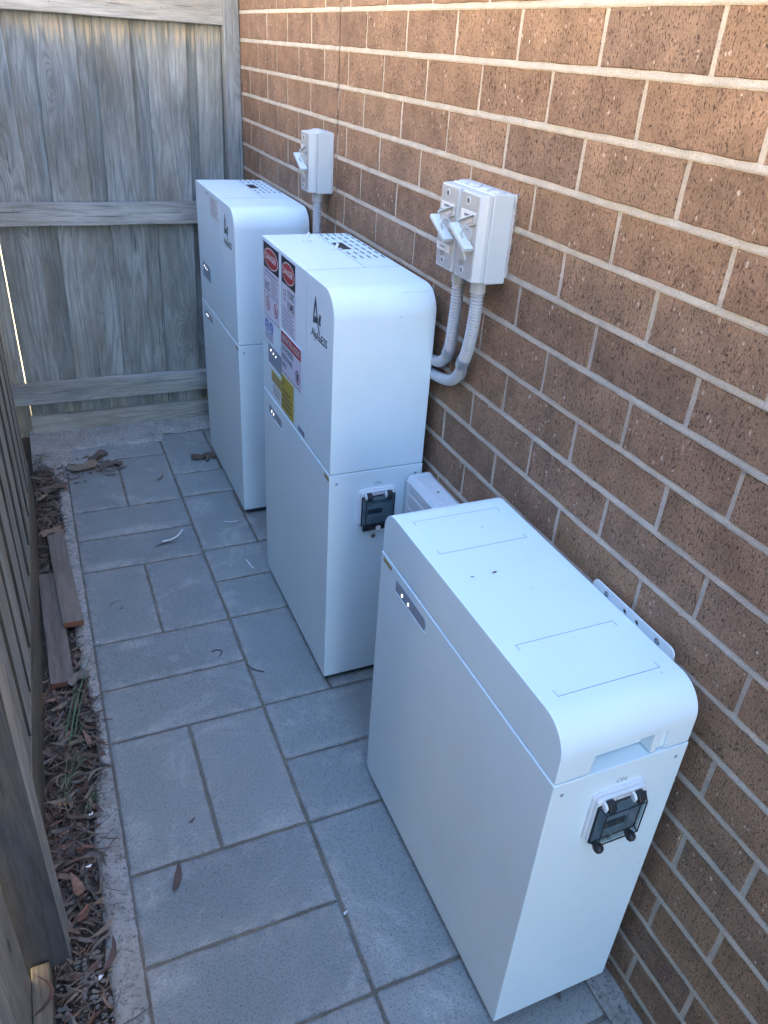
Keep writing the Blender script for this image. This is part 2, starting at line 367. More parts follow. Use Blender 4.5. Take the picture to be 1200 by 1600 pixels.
    def build(s, name, mats, parent=None, bev=0, seg=2, label=None, smooth_all=False):
        me = bpy.data.meshes.new(name)
        o0 = ORG.get(parent.name if parent else None, Vector((0, 0, 0)))
        me.from_pydata([(x - o0[0], y - o0[1], z - o0[2]) for x, y, z in s.v], [], s.f)
        if not isinstance(mats, (list, tuple)): mats = [mats]
        for m_ in mats: me.materials.append(M[m_])
        me.polygons.foreach_set('material_index', s.mi)
        me.polygons.foreach_set('use_smooth', [bool(x) or smooth_all for x in s.sm])
        for nm, dat in (('wc', s.wc), ('rv', s.rv)):
            a = me.attributes.new(nm, 'FLOAT_VECTOR', 'POINT'); a.data.foreach_set('vector', [c for t in dat for c in t])
        a = me.attributes.new('edge', 'FLOAT', 'POINT'); a.data.foreach_set('value', s.eg)
        bm = bmesh.new(); bm.from_mesh(me); bmesh.ops.recalc_face_normals(bm, faces=bm.faces); bm.to_mesh(me); bm.free()
        me.update()
        o = bpy.data.objects.new(name, me); scene.collection.objects.link(o)
        if parent is not None: o.parent = parent
        ORG[o.name] = o0 if parent else Vector((0, 0, 0))
        if bev:
            md = o.modifiers.new('bevel', 'BEVEL'); md.width = bev; md.segments = seg; md.limit_method = 'ANGLE'; md.angle_limit = radians(40)
            md.harden_normals = False
        if label: o['label'] = label
        return o
def thing(name, loc, label, cat, group=None):
    o = bpy.data.objects.new(name, None); scene.collection.objects.link(o); o.location = loc
    o.empty_display_size = .05
    o['label'] = label; o['category'] = cat
    if group: o['group'] = group
    ORG[o.name] = Vector(loc); return o
def tag(o, label, cat, group=None):
    o['label'] = label; o['category'] = cat
    if group: o['group'] = group
    # give single-mesh things an origin at their base
    if o.type == 'MESH':
        me = o.data; c = Vector((0, 0, 0)); zs = min(v.co.z for v in me.vertices)
        for v in me.vertices: c += v.co
        c /= len(me.vertices); c.z = zs
        me.transform(Matrix.Translation(-c)); o.location = o.location + c
    return o
def struct(o): o['kind'] = 'structure'; return o
def boolean(o, cutters):
    for c in cutters:
        md = o.modifiers.new('cut', 'BOOLEAN'); md.operation = 'DIFFERENCE'; md.object = c; md.solver = 'EXACT'
    bpy.context.view_layer.update()
    dg = bpy.context.evaluated_depsgraph_get()
    me = bpy.data.meshes.new_from_object(o.evaluated_get(dg)); o.modifiers.clear(); o.data = me
    for c in cutters: bpy.data.objects.remove(c)
def rrect(y0, y1, z0, z1, r, n=6):
    rs = r if isinstance(r, (list, tuple)) else [r] * 4   # corners: (y0,z0) (y1,z0) (y1,z1) (y0,z1)
    out = []
    for (cy, cz, a0, rr) in ((y0, z0, pi, rs[0]), (y1, z0, 1.5 * pi, rs[1]), (y1, z1, 0, rs[2]), (y0, z1, .5 * pi, rs[3])):
        sy = 1 if cy == y0 else -1; sz = 1 if cz == z0 else -1
        m_ = n if rr > .0005 else 0
        if m_ == 0: out.append((cy, cz)); continue
        for k in range(m_ + 1):
            a = a0 + .5 * pi * k / m_; out.append((cy + sy * rr + rr * cos(a), cz + sz * rr + rr * sin(a)))
    return out
_glyph = {}
def text_polys(txt, size, bold=0.0):
    cu = bpy.data.curves.new('t', 'FONT'); cu.body = txt; cu.size = size; cu.resolution_u = 2; cu.offset = bold; cu.fill_mode = 'FRONT'
    o = bpy.data.objects.new('t', cu); scene.collection.objects.link(o); bpy.context.view_layer.update()
    me = bpy.data.meshes.new_from_object(o.evaluated_get(bpy.context.evaluated_depsgraph_get()))
    vs = [(v.co.x, v.co.y) for v in me.vertices]; fs = [tuple(p.vertices) for p in me.polygons]
    bpy.data.objects.remove(o); bpy.data.curves.remove(cu); bpy.data.meshes.remove(me)
    return vs, fs
class Art:
    """flat printed sticker: 2-D shapes in (u right, v up) metres mapped onto a plane, each layer a hair prouder"""
    def __init__(s, mb, origin, U, V, Nn): s.mb = mb; s.o = Vector(origin); s.U = Vector(U); s.V = Vector(V); s.N = Vector(Nn)
    def P(s, u, v, h): return tuple(s.o + s.U * u + s.V * v + s.N * h)
    def poly(s, pts, mi, h): s.mb.add([s.P(u, v, h) for u, v in pts], [tuple(range(len(pts)))], mi)
    def rect(s, u0, v0, u1, v1, mi, h): s.poly([(u0, v0), (u1, v0), (u1, v1), (u0, v1)], mi, h)
    def plate(s, u0, v0, u1, v1, mi, h0, h1):
        a = [s.P(u, v, h0) for u, v in ((u0, v0), (u1, v0), (u1, v1), (u0, v1))]; b = [s.P(u, v, h1) for u, v in ((u0, v0), (u1, v0), (u1, v1), (u0, v1))]
        s.mb.add(a + b, [(0, 1, 2, 3), (4, 5, 6, 7), (0, 1, 5, 4), (1, 2, 6, 5), (2, 3, 7, 6), (3, 0, 4, 7)], mi)
    def ell(s, u, v, ru_, rv_, mi, h, n=28): s.poly([(u + ru_ * cos(2 * pi * k / n), v + rv_ * sin(2 * pi * k / n)) for k in range(n)], mi, h)
    def ring(s, u, v, r0, r1, mi, h, n=28):
        vs = []; fs = []
        for k in range(n):
            a = 2 * pi * k / n; vs += [s.P(u + r0 * cos(a), v + r0 * sin(a), h), s.P(u + r1 * cos(a), v + r1 * sin(a), h)]
            j = (k + 1) % n; fs.append((2 * k, 2 * k + 1, 2 * j + 1, 2 * j))
        s.mb.add(vs, fs, mi)
    def frame(s, u0, v0, u1, v1, w, mi, h):
        s.rect(u0, v0, u1, v0 + w, mi, h); s.rect(u0, v1 - w, u1, v1, mi, h); s.rect(u0, v0 + w, u0 + w, v1 - w, mi, h); s.rect(u1 - w, v0 + w, u1, v1 - w, mi, h)
    def text(s, txt, u, v, size, mi, h, width=None, center=False, bold=0.0):
        vs, fs = text_polys(txt, size, bold)
        if not vs: return
        x0 = min(a for a, _ in vs); x1 = max(a for a, _ in vs); k = (width / (x1 - x0)) if width else 1.0
        du = -(x0 + x1) / 2 * k if center else -x0 * k
        s.mb.add([s.P(u + a * k + du, v + b_, h) for a, b_ in vs], fs, mi)
    def lines(s, u0, v0, u1, v1, n, mi, h, thick=.45, ragged=.3):
        # rows of print too small to read: broken strokes
        st = (v1 - v0) / n
        for i in range(n):
            v = v1 - (i + .75) * st; end = u1 - (u1 - u0) * ru(0, ragged); u = u0
            while u < end - .001:
                w = ru(.002, .007) * max(.5, (u1 - u0) / .06); w = min(w, end - u)
                s.rect(u, v, u + w, v + st * thick, mi, h); u += w + .0012

# ------------------------------------------------------------------ brick wall
Z0, CO, BL = 1.5831, .086, .2319
YJ = 2.2087
wall = thing('brick_wall', (0.12, 0.5, 0), 'tall brown wirecut brick house wall with pale sandy mortar along the right of the passage', 'wall')
bk = MB(); mo = MB()
def add_brick(y0, y1, z0, z1):
    jit = lambda s_: ru(-s_, s_)
    xf = ru(-.0014, .0001); tilt = jit(.0004)
    out = []
    ny, nz = max(2, int((y1 - y0) / .03)), 2
    for i in range(ny): out.append((y0 + (y1 - y0) * i / ny, z0))
    for i in range(nz): out.append((y1, z0 + (z1 - z0) * i / nz))
    for i in range(ny): out.append((y1 - (y1 - y0) * i / ny, z1))
    for i in range(nz): out.append((y0, z1 - (z1 - z0) * i / nz))
    out = [(y + jit(.0011), z + jit(.0010)) for y, z in out]
    cy, cz = (y0 + y1) / 2, (z0 + z1) / 2
    n = len(out)
    def ins(p, d): 
        return (p[0] + (d if p[0] < cy else -d) * (1 if abs(p[0] - cy) > (y1 - y0) / 2 - .004 else 0), p[1] + (d if p[1] < cz else -d) * (1 if abs(p[1] - cz) > (z1 - z0) / 2 - .004 else 0))
    r0 = [(xf + tilt * (p[0] - cy) / .1, *ins(p, .0014 + jit(.0005))) for p in out]
    r1 = [(xf + .0016, *p) for p in out]; r2 = [(.013, *p) for p in out]
    vs = r0 + r1 + r2
    fs = [tuple(range(n))] + [(i, (i + 1) % n, n + (i + 1) % n, n + i) for i in range(n)] + [(n + i, n + (i + 1) % n, 2 * n + (i + 1) % n, 2 * n + i) for i in range(n)]
    off = (ru(0, 9), ru(0, 9), ru(0, 9))
    bk.add(vs, fs, 0, [(a + off[0], b_ + off[1], c + off[2]) for a, b_, c in vs], (rnd(), rnd(), rnd()))
YN, YF = -2.6, 3.9
for k in range(-16, 19):
    zt = Z0 - k * CO - .0056; zb = Z0 - (k + 1) * CO + .0056
    half = (k % 2) * BL / 2
    # near side of the control joint
    y = 2.0243 + half
    edges = [YJ - .0048]
    while y > YN: edges.append(y); y -= BL
    edges.append(YN)
    for i in range(len(edges) - 1):
        a, b_ = edges[i], edges[i + 1]
        add_brick(b_ + .0048, a - (.0 if i == 0 else .0048), zb, zt)
    y = 3.139 - half - 4 * BL + (BL if half == 0 else BL)
    edges = [YJ + .0048]; y = 2.443 - half
    while y < YF: edges.append(y); y += BL
    edges.append(YF)
    for i in range(len(edges) - 1):
        a, b_ = edges[i], edges[i + 1]
        add_brick(a + (.0 if i == 0 else .0048), b_ - .0048, zb, zt)
# mortar: struck bed joints, higher at the foot, plus the recessed sheet behind the upright joints
for k in range(-15, 19):
    zc = Z0 - k * CO
    for (ya, yb) in ((YN, YJ - .0049), (YJ + .0049, YF)):
        n = int((yb - ya) / .012); vs = []; fs = []
        for i in range(n + 1):
            y = ya + (yb - ya) * i / n
            w1 = ru(-.0007, .0007); w2 = ru(-.0008, .0008)
            vs += [(.0062, y, zc + .0085), (.0012 + w1 * .3, y, zc + .0055 + w2), (.0004 + w1 * .5, y, zc - .0002 + w2), (-.0014 + w2 * .6, y, zc - .0050 + w1), (.0030, y, zc - .0080)]
        for i in range(n):
            for j in range(4): fs.append((i * 5 + j, i * 5 + j + 1, i * 5 + 5 + j + 1, i * 5 + 5 + j))
        mo.add(vs, fs, 0, smooth=True)
ztop = Z0 + 16 * CO; zbot = Z0 - 19 * CO
mo.box(.0015, .0126, YN, YJ - .0049, zbot, ztop); mo.box(.0015, .0126, YJ + .0049, YF, zbot, ztop)
mo.box(.0130, .23, YN, YF, -.2, ztop)
bk.build('bricks', 'brick', wall); mo.build('mortar', 'mortar', wall)
sj = MB(); sj.box(.0070, .0120, YJ - .0047, YJ + .0047, zbot, ztop); sj.build('control_joint', 'sealant', wall)

# ------------------------------------------------------------------ ground
g = MB(); g.add([(-400, -400, -.09), (400, -400, -.09), (400, 400, -.09), (-400, 400, -.09)], [(0, 1, 2, 3)]); struct(g.build('ground', 'ground'))
# bedding sand under the pavers
g = MB(); nx, ny = 34, 240; X0, X1, Y0, Y1 = -.8325, .0, -2.4, 3.32; vs = []; fs = []
for j in range(ny + 1):
    for i in range(nx + 1):
        x = X0 + (X1 - X0) * i / nx; y = Y0 + (Y1 - Y0) * j / ny
        vs.append((x, y, -.0034 + .0030 * noise.noise(Vector((x * 22, y * 22, 0))) + ru(-.0006, .0006)))
for j in range(ny):
    for i in range(nx): a = j * (nx + 1) + i; fs.append((a, a + 1, a + nx + 2, a + nx + 1))
g.add(vs, fs, 0, smooth=True); struct(g.build('joint_sand', 'jsand'))
pv = MB()
def paver(x0, x1, y0, y1):
    gp = .0036; x0 += gp; x1 -= gp; y0 += gp; y1 -= gp
    dz = ru(-.0012, .0012); tx, ty = ru(-.004, .004), ru(-.003, .003)
    cx, cy = (x0 + x1) / 2, (y0 + y1) / 2
    nx_, ny_ = max(2, int((x1 - x0) / .03)), max(2, int((y1 - y0) / .03))
    top = {}; vs = []; eg = []; rv = (rnd(), rnd(), rnd())
    xs = [0, .004, .02] + [.02 + (x1 - x0 - .04) * i / nx_ for i in range(1, nx_)] + [x1 - x0 - .02, x1 - x0 - .004, x1 - x0]
    ys = [0, .004, .02] + [.02 + (y1 - y0 - .04) * i / ny_ for i in range(1, ny_)] + [y1 - y0 - .02, y1 - y0 - .004, y1 - y0]
    for j, yy in enumerate(ys):
        for i, xx in enumerate(xs):
            x, y = x0 + xx, y0 + yy; d = min(xx, x1 - x0 - xx, yy, y1 - y0 - yy)
            z = dz + tx * (x - cx) + ty * (y - cy) + .0006 * noise.noise(Vector((x * 9, y * 9, 3)))
            if d < .001:
                z -= .0022 + ru(0, .0010); q = ru(-.0013, .0013)
                if xx == 0 or xx == x1 - x0: x += q
                else: y += q
            top[i, j] = len(vs); vs.append((x, y, z)); eg.append(1.0 if d < .005 else (.35 if d < .021 else 0.0))
    fs = [(top[i, j], top[i + 1, j], top[i + 1, j + 1], top[i, j + 1]) for j in range(len(ys) - 1) for i in range(len(xs) - 1)]
    loop = [(i, 0) for i in range(len(xs))] + [(len(xs) - 1, j) for j in range(1, len(ys))] + [(i, len(ys) - 1) for i in range(len(xs) - 2, -1, -1)] + [(0, j) for j in range(len(ys) - 2, 0, -1)]
    base = len(vs)
    for q in loop: v = vs[top[q]]; vs.append((v[0], v[1], -.045)); eg.append(1.0)
    m_ = len(loop)
    for i in range(m_): fs.append((top[loop[i]], top[loop[(i + 1) % m_]], base + (i + 1) % m_, base + i))
    pv.add(vs, fs, 0, None, rv, True, eg)
XA, XB, XM, XR = -.831, -.637, -.4405, -.052
def run(x0, x1, ys, pairs):
    for i in range(len(ys) - 1):
        if pairs(ys[i], ys[i + 1]): xm = (x0 + x1) / 2 - (.001); paver(x0, xm, ys[i], ys[i + 1]); paver(xm, x1, ys[i], ys[i + 1])
        else: paver(x0, x1, ys[i], ys[i + 1])
isp = lambda a, b_: (b_ - a) > .3
cA = [-2.4, -2.02, -1.83, -1.64, -1.26, -1.07, -.88, -.50, -.31, -.12, .27, .46, .684, .880, 1.081, 1.459, 1.649, 1.842, 2.212, 2.406, 2.600, 2.989, 3.175]
cB = [-2.4, -2.21, -1.83, -1.64, -1.45, -1.07, -.88, -.69, -.31, -.12, .07, .30, .49, .687, 1.077, 1.266, 1.462, 1.845, 2.040, 2.228, 2.610, 2.792, 3.175]
run(XA, XM, cA, isp); run(XM, XR, cB, isp)
struct(pv.build('paving', 'paver'))
# concrete haunching: strip beside the pavers, strip along the house, rough band at the back fence
def cx_edge(y):
    base = -.876 - .010 * max(0, min(1, (1.45 - y) / .3)) + .014 * noise.noise(Vector((y * 3.1, 1.7, 0))) + .010 * noise.noise(Vector((y * 13, .7, 0)))
    base += .022 * math.exp(-((y - 1.60) / .22) ** 2) - .012 * math.exp(-((y - 1.0) / .25) ** 2)
    if y > 2.86: base -= .05 * min(1, (y - 2.86) / .15)
    return base
cc = MB(); ny = 420; vs = []; fs = []
for j in range(ny + 1):
    y = -2.4 + 5.7 * j / ny; xe = cx_edge(y)
    for i in range(9):
        t = i / 8; x = xe + (-.8315 - xe) * t
        z = -.0035 + .0030 * noise.noise(Vector((x * 40, y * 40, 5))) - (.010 * (1 - t * 4) ** 2 if t < .25 else 0) + ru(-.0006, .0006)
        vs.append((x, y, z if i else -.03))
for j in range(ny):
    for i in range(8): a = j * 9 + i; fs.append((a, a + 1, a + 10, a + 9))
cc.add(vs, fs, 0, smooth=True)
n1, n2 = 60, 12; vs = []; fs = []
for j in range(n2 + 1):
    for i in range(n1 + 1):
        x = -.95 + .945 * i / n1; y0_ = 3.105 + .035 * noise.noise(Vector((x * 5, 9, 0))) + (.075 if x > -.43 and x < -.2 else 0) + .02 * noise.noise(Vector((x * 22, 4, 0)))
        if x < -.8: y0_ -= .12
        y = y0_ + (3.34 - y0_) * j / n2
        z = (-.006 if j == 0 else .0045 + .012 * (j / n2)) + .005 * noise.noise(Vector((x * 16, y * 16, 2))) + ru(-.0008, .0008)
        vs.append((x, y, z))
for j in range(n2):
    for i in range(n1): a = j * (n1 + 1) + i; fs.append((a, a + 1, a + n1 + 2, a + n1 + 1))
cc.add(vs, fs, 0, smooth=True)
vs = []; fs = []; ny = 300
for j in range(ny + 1):
    y = -2.4 + 5.7 * j / ny
    for i in range(7):
        x = -.054 + .058 * i / 6; vs.append((x, y, -.002 + .0022 * noise.noise(Vector((x * 50, y * 50, 8))) + ru(-.0005, .0005)))
for j in range(ny):
    for i in range(6): a = j * 7 + i; fs.append((a, a + 1, a + 8, a + 7))
cc.add(vs, fs, 0, smooth=True)
struct(cc.build('concrete_edging', 'conc'))
so = MB(); nx, ny = 16, 420; vs = []; fs = []
for j in range(ny + 1):
    for i in range(nx + 1):
        x = -1.06 + .24 * i / nx; y = -2.4 + 5.75 * j / ny
        vs.append((x, y, -.016 + .010 * noise.noise(Vector((x * 18, y * 18, 1))) + .004 * noise.noise(Vector((x * 70, y * 70, 2)))))
for j in range(ny):
    for i in range(nx): a = j * (nx + 1) + i; fs.append((a, a + 1, a + nx + 2, a + nx + 1))
so.add(vs, fs, 0, smooth=True); struct(so.build('soil', 'soil'))

# ------------------------------------------------------------------ back fence
bf = thing('paling_fence', (-.45, 3.31, 0), 'grey weathered timber paling fence with three rails closing the far end of the passage', 'fence', 'timber fences')
p = MB(); YP = 3.318
front = [(-.835, -.715), (-.582, -.520 + .0), (-.398, -.342), (-.190, -.120)]
bx = [(-.928, -.797), (-.716, -.579), (-.519, -.396), (-.340, -.198), (-.163, -.070)]     # front layer boards
for (a, b_) in bx: p.box(a, b_, YP, YP + .014, .07, 1.72, 0, grain='z', shear=.022 if a > -.9 else 0, seg=8, wob=.0007)
for (a, b_) in [(-.83, -.69), (-.60, -.50), (-.42, -.32), (-.225, -.145), (-.09, .0)]:
    p.box(a, b_, YP + .0165, YP + .030, .065, 1.715, 0, grain='z', shear=.022 if a > -.8 else 0, seg=6, wob=.0005)
p.box(-1.06, -.9312, YP + .004, YP + .02, -.08, 1.72, 0, grain='z', seg=4, wob=.0005)
p.build('palings', 'wood_back', bf, bev=.0012, seg=1)
def rail(z0, z1, name='rail'):
    r = MB(); r.box(-1.005, -.066, 3.276, 3.3165, z0, z1, 0, grain='x', seg=10, wob=.0008); r.build(name, 'wood_rail', bf, bev=.003)
rail(.147, .232); rail(.855, .934); 
r = MB(); r.box(-1.005, -.058, 3.276, 3.3165, 1.538, 1.622, 0, grain='x', seg=10, wob=.0008); r.build('rail', 'wood_rail', bf, bev=.003)
r = MB(); r.box(-.936, -.02, 3.292, 3.3165, -.03, .088, 0, grain='x', seg=10, wob=.0012); r.build('plinth_board', 'wood_left', bf, bev=.003)
r = MB(); r.box(-.0605, -.0025, 3.262, 3.316, -.05, 1.72, 0, grain='z', seg=10, wob=.0008); r.build('post', 'wood_post', bf, bev=.003)
for (x, z) in [(-.965, .205), (-.965, .188), (-.88, .05), (-.87, .03)] + [(xx + ru(-.01, .01), zz + ru(-.015, .015)) for xx in (-.86, -.65, -.46, -.27, -.115) for zz in (.90, .19, 1.57)]:
    nl = MB(); nl.cyl((x, 3.2765 if z > .1 else 3.2925, z), (0, -1, 0), .0024, .0012, 8); nl.build('nail', 'screw', bf)

# ------------------------------------------------------------------ left fence
lf = thing('paling_fence', (-1.0, 1.5, 0), 'brown-grey paling fence with dark post along the left side of the passage', 'fence', 'timber fences')
def xf(y):
    pts = [(.9, -.985), (1.25, -.985), (1.75, -.971), (2.4, -.954), (3.3, -.946)]
    if y <= .9: return -.985
    for (a, xa), (b_, xb) in zip(pts, pts[1:]):
        if y <= b_: return xa + (xb - xa) * (y - a) / (b_ - a)
    return -.946
def zsl(z): return 0.0
p = MB()
tips = [1.38 - .158 * i for i in range(3, 0, -1)] + [1.38, 1.524, 1.686, 1.837, 2.006, 2.168, 2.337, 2.498, 2.647]
def lean_box(mb, x0, x1, y0, y1, z0, z1, **kw): mb.box(x0, x1, y0, y1, z0, z1, 0, grain='z', seg=6, wob=.0005, **kw)
for i, t in enumerate(tips):
    y0 = t; y1 = t + .112; xx = xf(t + .05) - .0015
    if t < 1.0: continue
    lean_box(p, xx - .0110, xx, y0, min(y0 + .140, 2.70), .155, 1.56, emi=1)  # near edge face takes the painted gap shade
y = .99
while y < 2.7:
    xx = xf(y) - .0180; lean_box(p, xx - .014, xx, y, min(y + .157, 2.70), .02, 1.555); y += .158
y = .915
while y > -2.4:      # the near run, set back a little
    lean_box(p, -1.036, -1.021, y - .140, y, -.02, 1.56); y -= .150
y = .93
while y > -2.4:
    lean_box(p, -1.054, -1.039, y - .15, y, -.02, 1.55); y -= .153
lean_box(p, -1.018, -1.003, 2.60, 3.31, -.08, 1.56)
y = 2.69
while y < 3.18:
    lean_box(p, -1.000, -.985, y, y + .14, -.08, 1.56); y += .143
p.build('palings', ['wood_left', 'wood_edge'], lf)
pl = MB(); ys = [1.035 + i * .133 for i in range(13)]; ys[-1] = 2.74; vs = []; wcs = []
for y in ys:
    x = xf(y); 
    for (dx, z) in ((0, -.05), (0, .166), (-.016, .166), (-.016, -.05)): vs.append((x + dx + ru(-.0008, .0008), y, z)); wcs.append((z + 3, dx, y + 7))
fs = [(0, 1, 2, 3), tuple(4 * (len(ys) - 1) + k for k in (3, 2, 1, 0))] + [(4 * i + k, 4 * i + (k + 1) % 4, 4 * i + 4 + (k + 1) % 4, 4 * i + 4 + k) for i in range(len(ys) - 1) for k in range(4)]
pl.add(vs, fs, 0, wcs); pl.build('plinth_board', 'wood_warm', lf, bev=.002, label='warm brown plinth board')
for i, y in enumerate((1.23, 2.05)):
    pass
ps = MB(); ps.box(-1.030, -.953,   .944, 1.030, -.06, 1.50, 0, grain='z', seg=8, wob=.0008, emi=1); ps.build('post', ['wood_left', 'wood_dark'], lf, bev=.003, label='square post with a darker front face')  # front face coloured darker than the other sides
ps = MB(); ps.box(-1.019, -.9865, -.4, .9385, -.06, .030, 0, grain='y', seg=8, wob=.001); ps.build('plinth_board', 'wood_warm', lf, bev=.003)
ps = MB(); ps.box(-1.105, -1.056, -2.4, 3.2, 1.25, 1.33, 0, grain='y', seg=4); ps.build('rail', 'wood_rail', lf, bev=.003)
ps = MB(); ps.box(-1.105, -1.056, -2.4, 3.2, .36, .44, 0, grain='y', seg=4); ps.build('rail', 'wood_rail', lf, bev=.003)

# ------------------------------------------------------------------ unseen house wall and roof, added to bounce warm sunlight onto the brick
nb = thing('sun_bounce_wall', (-3.2, 1.0, 0), 'unseen pale wall added beyond the left fence to bounce sunlight onto the brick', 'house')
w = MB(); w.box(-3.4, -3.0, -7.0, 9.0, -.2, 3.0); w.build('wall', 'render', nb)
w = MB(); w.prism_y([(-2.55, 3.0), (-2.55, 3.15), (-5.5, 4.3), (-5.5, 3.0)], -7.3, 9.3); w.build('roof', 'roof', nb)

# ------------------------------------------------------------------ cabinets
def body_obj(name, x0, x1, prof, parent, bev=.0016):
    mb = MB(); mb.prism_x(prof, x0, x1); o = mb.build(name, 'cab', parent); return o
def finish_bevel(o, w=.0016, seg=3):
    md = o.modifiers.new('bevel', 'BEVEL'); md.width = w; md.segments = seg; md.limit_method = 'ANGLE'; md.angle_limit = radians(50)
    for p_ in o.data.polygons: p_.use_smooth = True
    md2 = o.modifiers.new('wn', 'WEIGHTED_NORMAL'); md2.keep_sharp = False
def cutter(mb): return mb.build('cutter', 'cab')

def breaker(cab, XC, YN_, ZC, knobs, tray):
    """weatherproof breaker window on a near face (normal -Y)"""
    w, h = .048, .0500
    b = MB(); b.prism_y(rrect(XC - w, XC + w, ZC - h, ZC + h, .010), YN_ - .006, YN_ + .004)
    b.prism_y(rrect(XC - w + .003, XC + w - .003, ZC - h + .002, ZC + h - .003, .008), YN_ - .0125, YN_ - .006)
    base = b.build('breaker_window', 'white', cab, bev=.0015)
    d = MB(); yb = YN_ - .0128
    d.box(XC - .040, XC + .040, yb - .0015, yb, ZC - .043, ZC + .030, 0)
    d.box(XC - .030, XC + .032, yb - .006, yb - .0017, ZC - .022, ZC + .012, 1)
    d.box(XC - .030, XC + .008, yb - .0095, yb - .0062, ZC - .010, ZC + .002, 2)
    d.box(XC + .014, XC + .030, yb - .008, yb - .0062, ZC - .020, ZC + .010, 3)
    d.build('breaker', ['steelgrey', 'din', 'navy', 'greyprint'], base)
    s = MB(); x0, x1, z0, z1 = XC - .0425, XC + .0425, ZC - .0455, ZC + .0335; y0, y1 = YN_ - .013, YN_ - .0265; k = .006
    fr = [(x0, y0, z0), (x1, y0, z0), (x1, y0, z1), (x0, y0, z1), (x0 + k, y1, z0 + k), (x1 - k, y1, z0 + k), (x1 - k, y1, z1 - k), (x0 + k, y1, z1 - k)]
    t = .0016; fi = [(x0 + t, y0, z0 + t), (x1 - t, y0, z0 + t), (x1 - t, y0, z1 - t), (x0 + t, y0, z1 - t), (x0 + k + t, y1 + t, z0 + k + t), (x1 - k - t, y1 + t, z0 + k + t), (x1 - k - t, y1 + t, z1 - k - t), (x0 + k + t, y1 + t, z1 - k - t)]
    s.add(fr + fi, [(4, 5, 6, 7), (0, 1, 5, 4), (1, 2, 6, 5), (2, 3, 7, 6), (3, 0, 4, 7), (12, 13, 14, 15), (8, 9, 13, 12), (9, 10, 14, 13), (10, 11, 15, 14), (11, 8, 12, 15), (0, 1, 9, 8), (1, 2, 10, 9), (2, 3, 11, 10), (3, 0, 8, 11)])
    s.build('visor', 'smoke', base, bev=.0008)
    e = MB()     # dark moulded rims of the visor
    def bar(a, b_, r=.0013): e.tube([a, b_], r, 8)
    A = [Vector(q) for q in fr]
    for i, j in ((0, 1), (1, 2), (2, 3), (3, 0), (4, 5), (5, 6), (6, 7), (7, 4), (0, 4), (1, 5), (2, 6), (3, 7)): bar(A[i], A[j], .0017 if i < 4 and j < 4 else .0011)
    e.build('visor_rim', 'rubber', base)
    for sx in (-.026, .026):
        hg = MB(); pts = []
        for a in range(7):
            th = radians(10 + a * 27); pts.append((YN_ - .0165 + .0075 * cos(pi - th) * 1.0, ZC + .0335 + .009 * sin(th)))
        hg.prism_x([(YN_ - .0135, ZC + .028), (YN_ - .026, ZC + .028), (YN_ - .0275, ZC + .036), (YN_ - .023, ZC + .0445), (YN_ - .0135, ZC + .0455)], XC + sx - .0065, XC + sx + .0065)
        hg.build('hinge', 'rubber', base, bev=.002)
        hw = MB(); hw.prism_x([(YN_ - .0125, ZC + .030), (YN_ - .022, ZC + .030), (YN_ - .0235, ZC + .038), (YN_ - .019, ZC + .043), (YN_ - .0125, ZC + .044)], XC + sx - .0115, XC + sx - .007)
        hw.build('hinge_lug', 'white', base, bev=.0012)
    lb = MB(); ar = Art(lb, (XC - .013, YN_ - .0126, ZC + .036), (1, 0, 0), (0, 0, 1), (0, -1, 0)); ar.rect(0, 0, .027, .009, 0, .0003); ar.frame(0, 0, .027, .009, .0008, 1, .0005); ar.lines(.014, .002, .026, .008, 2, 1, .0005, ragged=0)
    lb.build('rating_label', ['label', 'greyprint'], base)
    if knobs:
        for sx in (-.030, .030):
            kn = MB(); c0 = Vector((XC + sx, YN_ - .012, ZC - .0500)); d0 = Vector((0, -1, -.15)); kn.tube([c0 + d0 * q for q in (0, .004, .008, .013, .017, .019)], [.0045, .0060, .0078, .0080, .0062, .0022], 18)
            kn.build('knob', 'rubber', base)
        lt = MB(); lt.cyl((XC - .002, YN_ - .006, ZC - .050), (0, -1, 0), .006, .010, 16); lt.box(XC - .018, XC + .018, YN_ - .0125, YN_ - .002, ZC - .0575, ZC - .0505)
        lt.build('latch', 'iso', base, bev=.001)
    else:
        kn = MB(); kn.cyl((XC - .030, YN_ - .014, ZC - .047), (0, -1, -.1), .0062, .010, 16); kn.build('knob', 'rubber', base, bev=.0012)
        lt = MB(); lt.box(XC - .040, XC + .040, YN_ - .020, YN_ - .0135, ZC - .060, ZC - .0475); lt.build('latch', 'rubber', base, bev=.002)
        wt = MB(); wt.cyl((XC + .0, YN_ - .0203, ZC - .0535), (0, -1, 0), .0065, .0012, 18); wt.build('latch_slot', 'white', base)
        sc = MB(); sc.cyl((XC - .004, YN_ - .0004, ZC - .088), (0, -1, 0), .0085, .0018, 20, 0); sc.cyl((XC - .004, YN_ - .0024, ZC - .088), (0, -1, 0), .0058, .0012, 16, 1)
        sc.build('screw', ['white', 'screw'], cab, bev=.0004)
    tx = MB(); ar = Art(tx, (XC + .001, YN_, ZC + h + .0075), (1, 0, 0), (0, 0, 1), (0, -1, 0)); ar.text('ON', 0, 0, .0125, 0, .0004, center=True, bold=-.0001)
    tx.build('lettering', 'navy', cab)

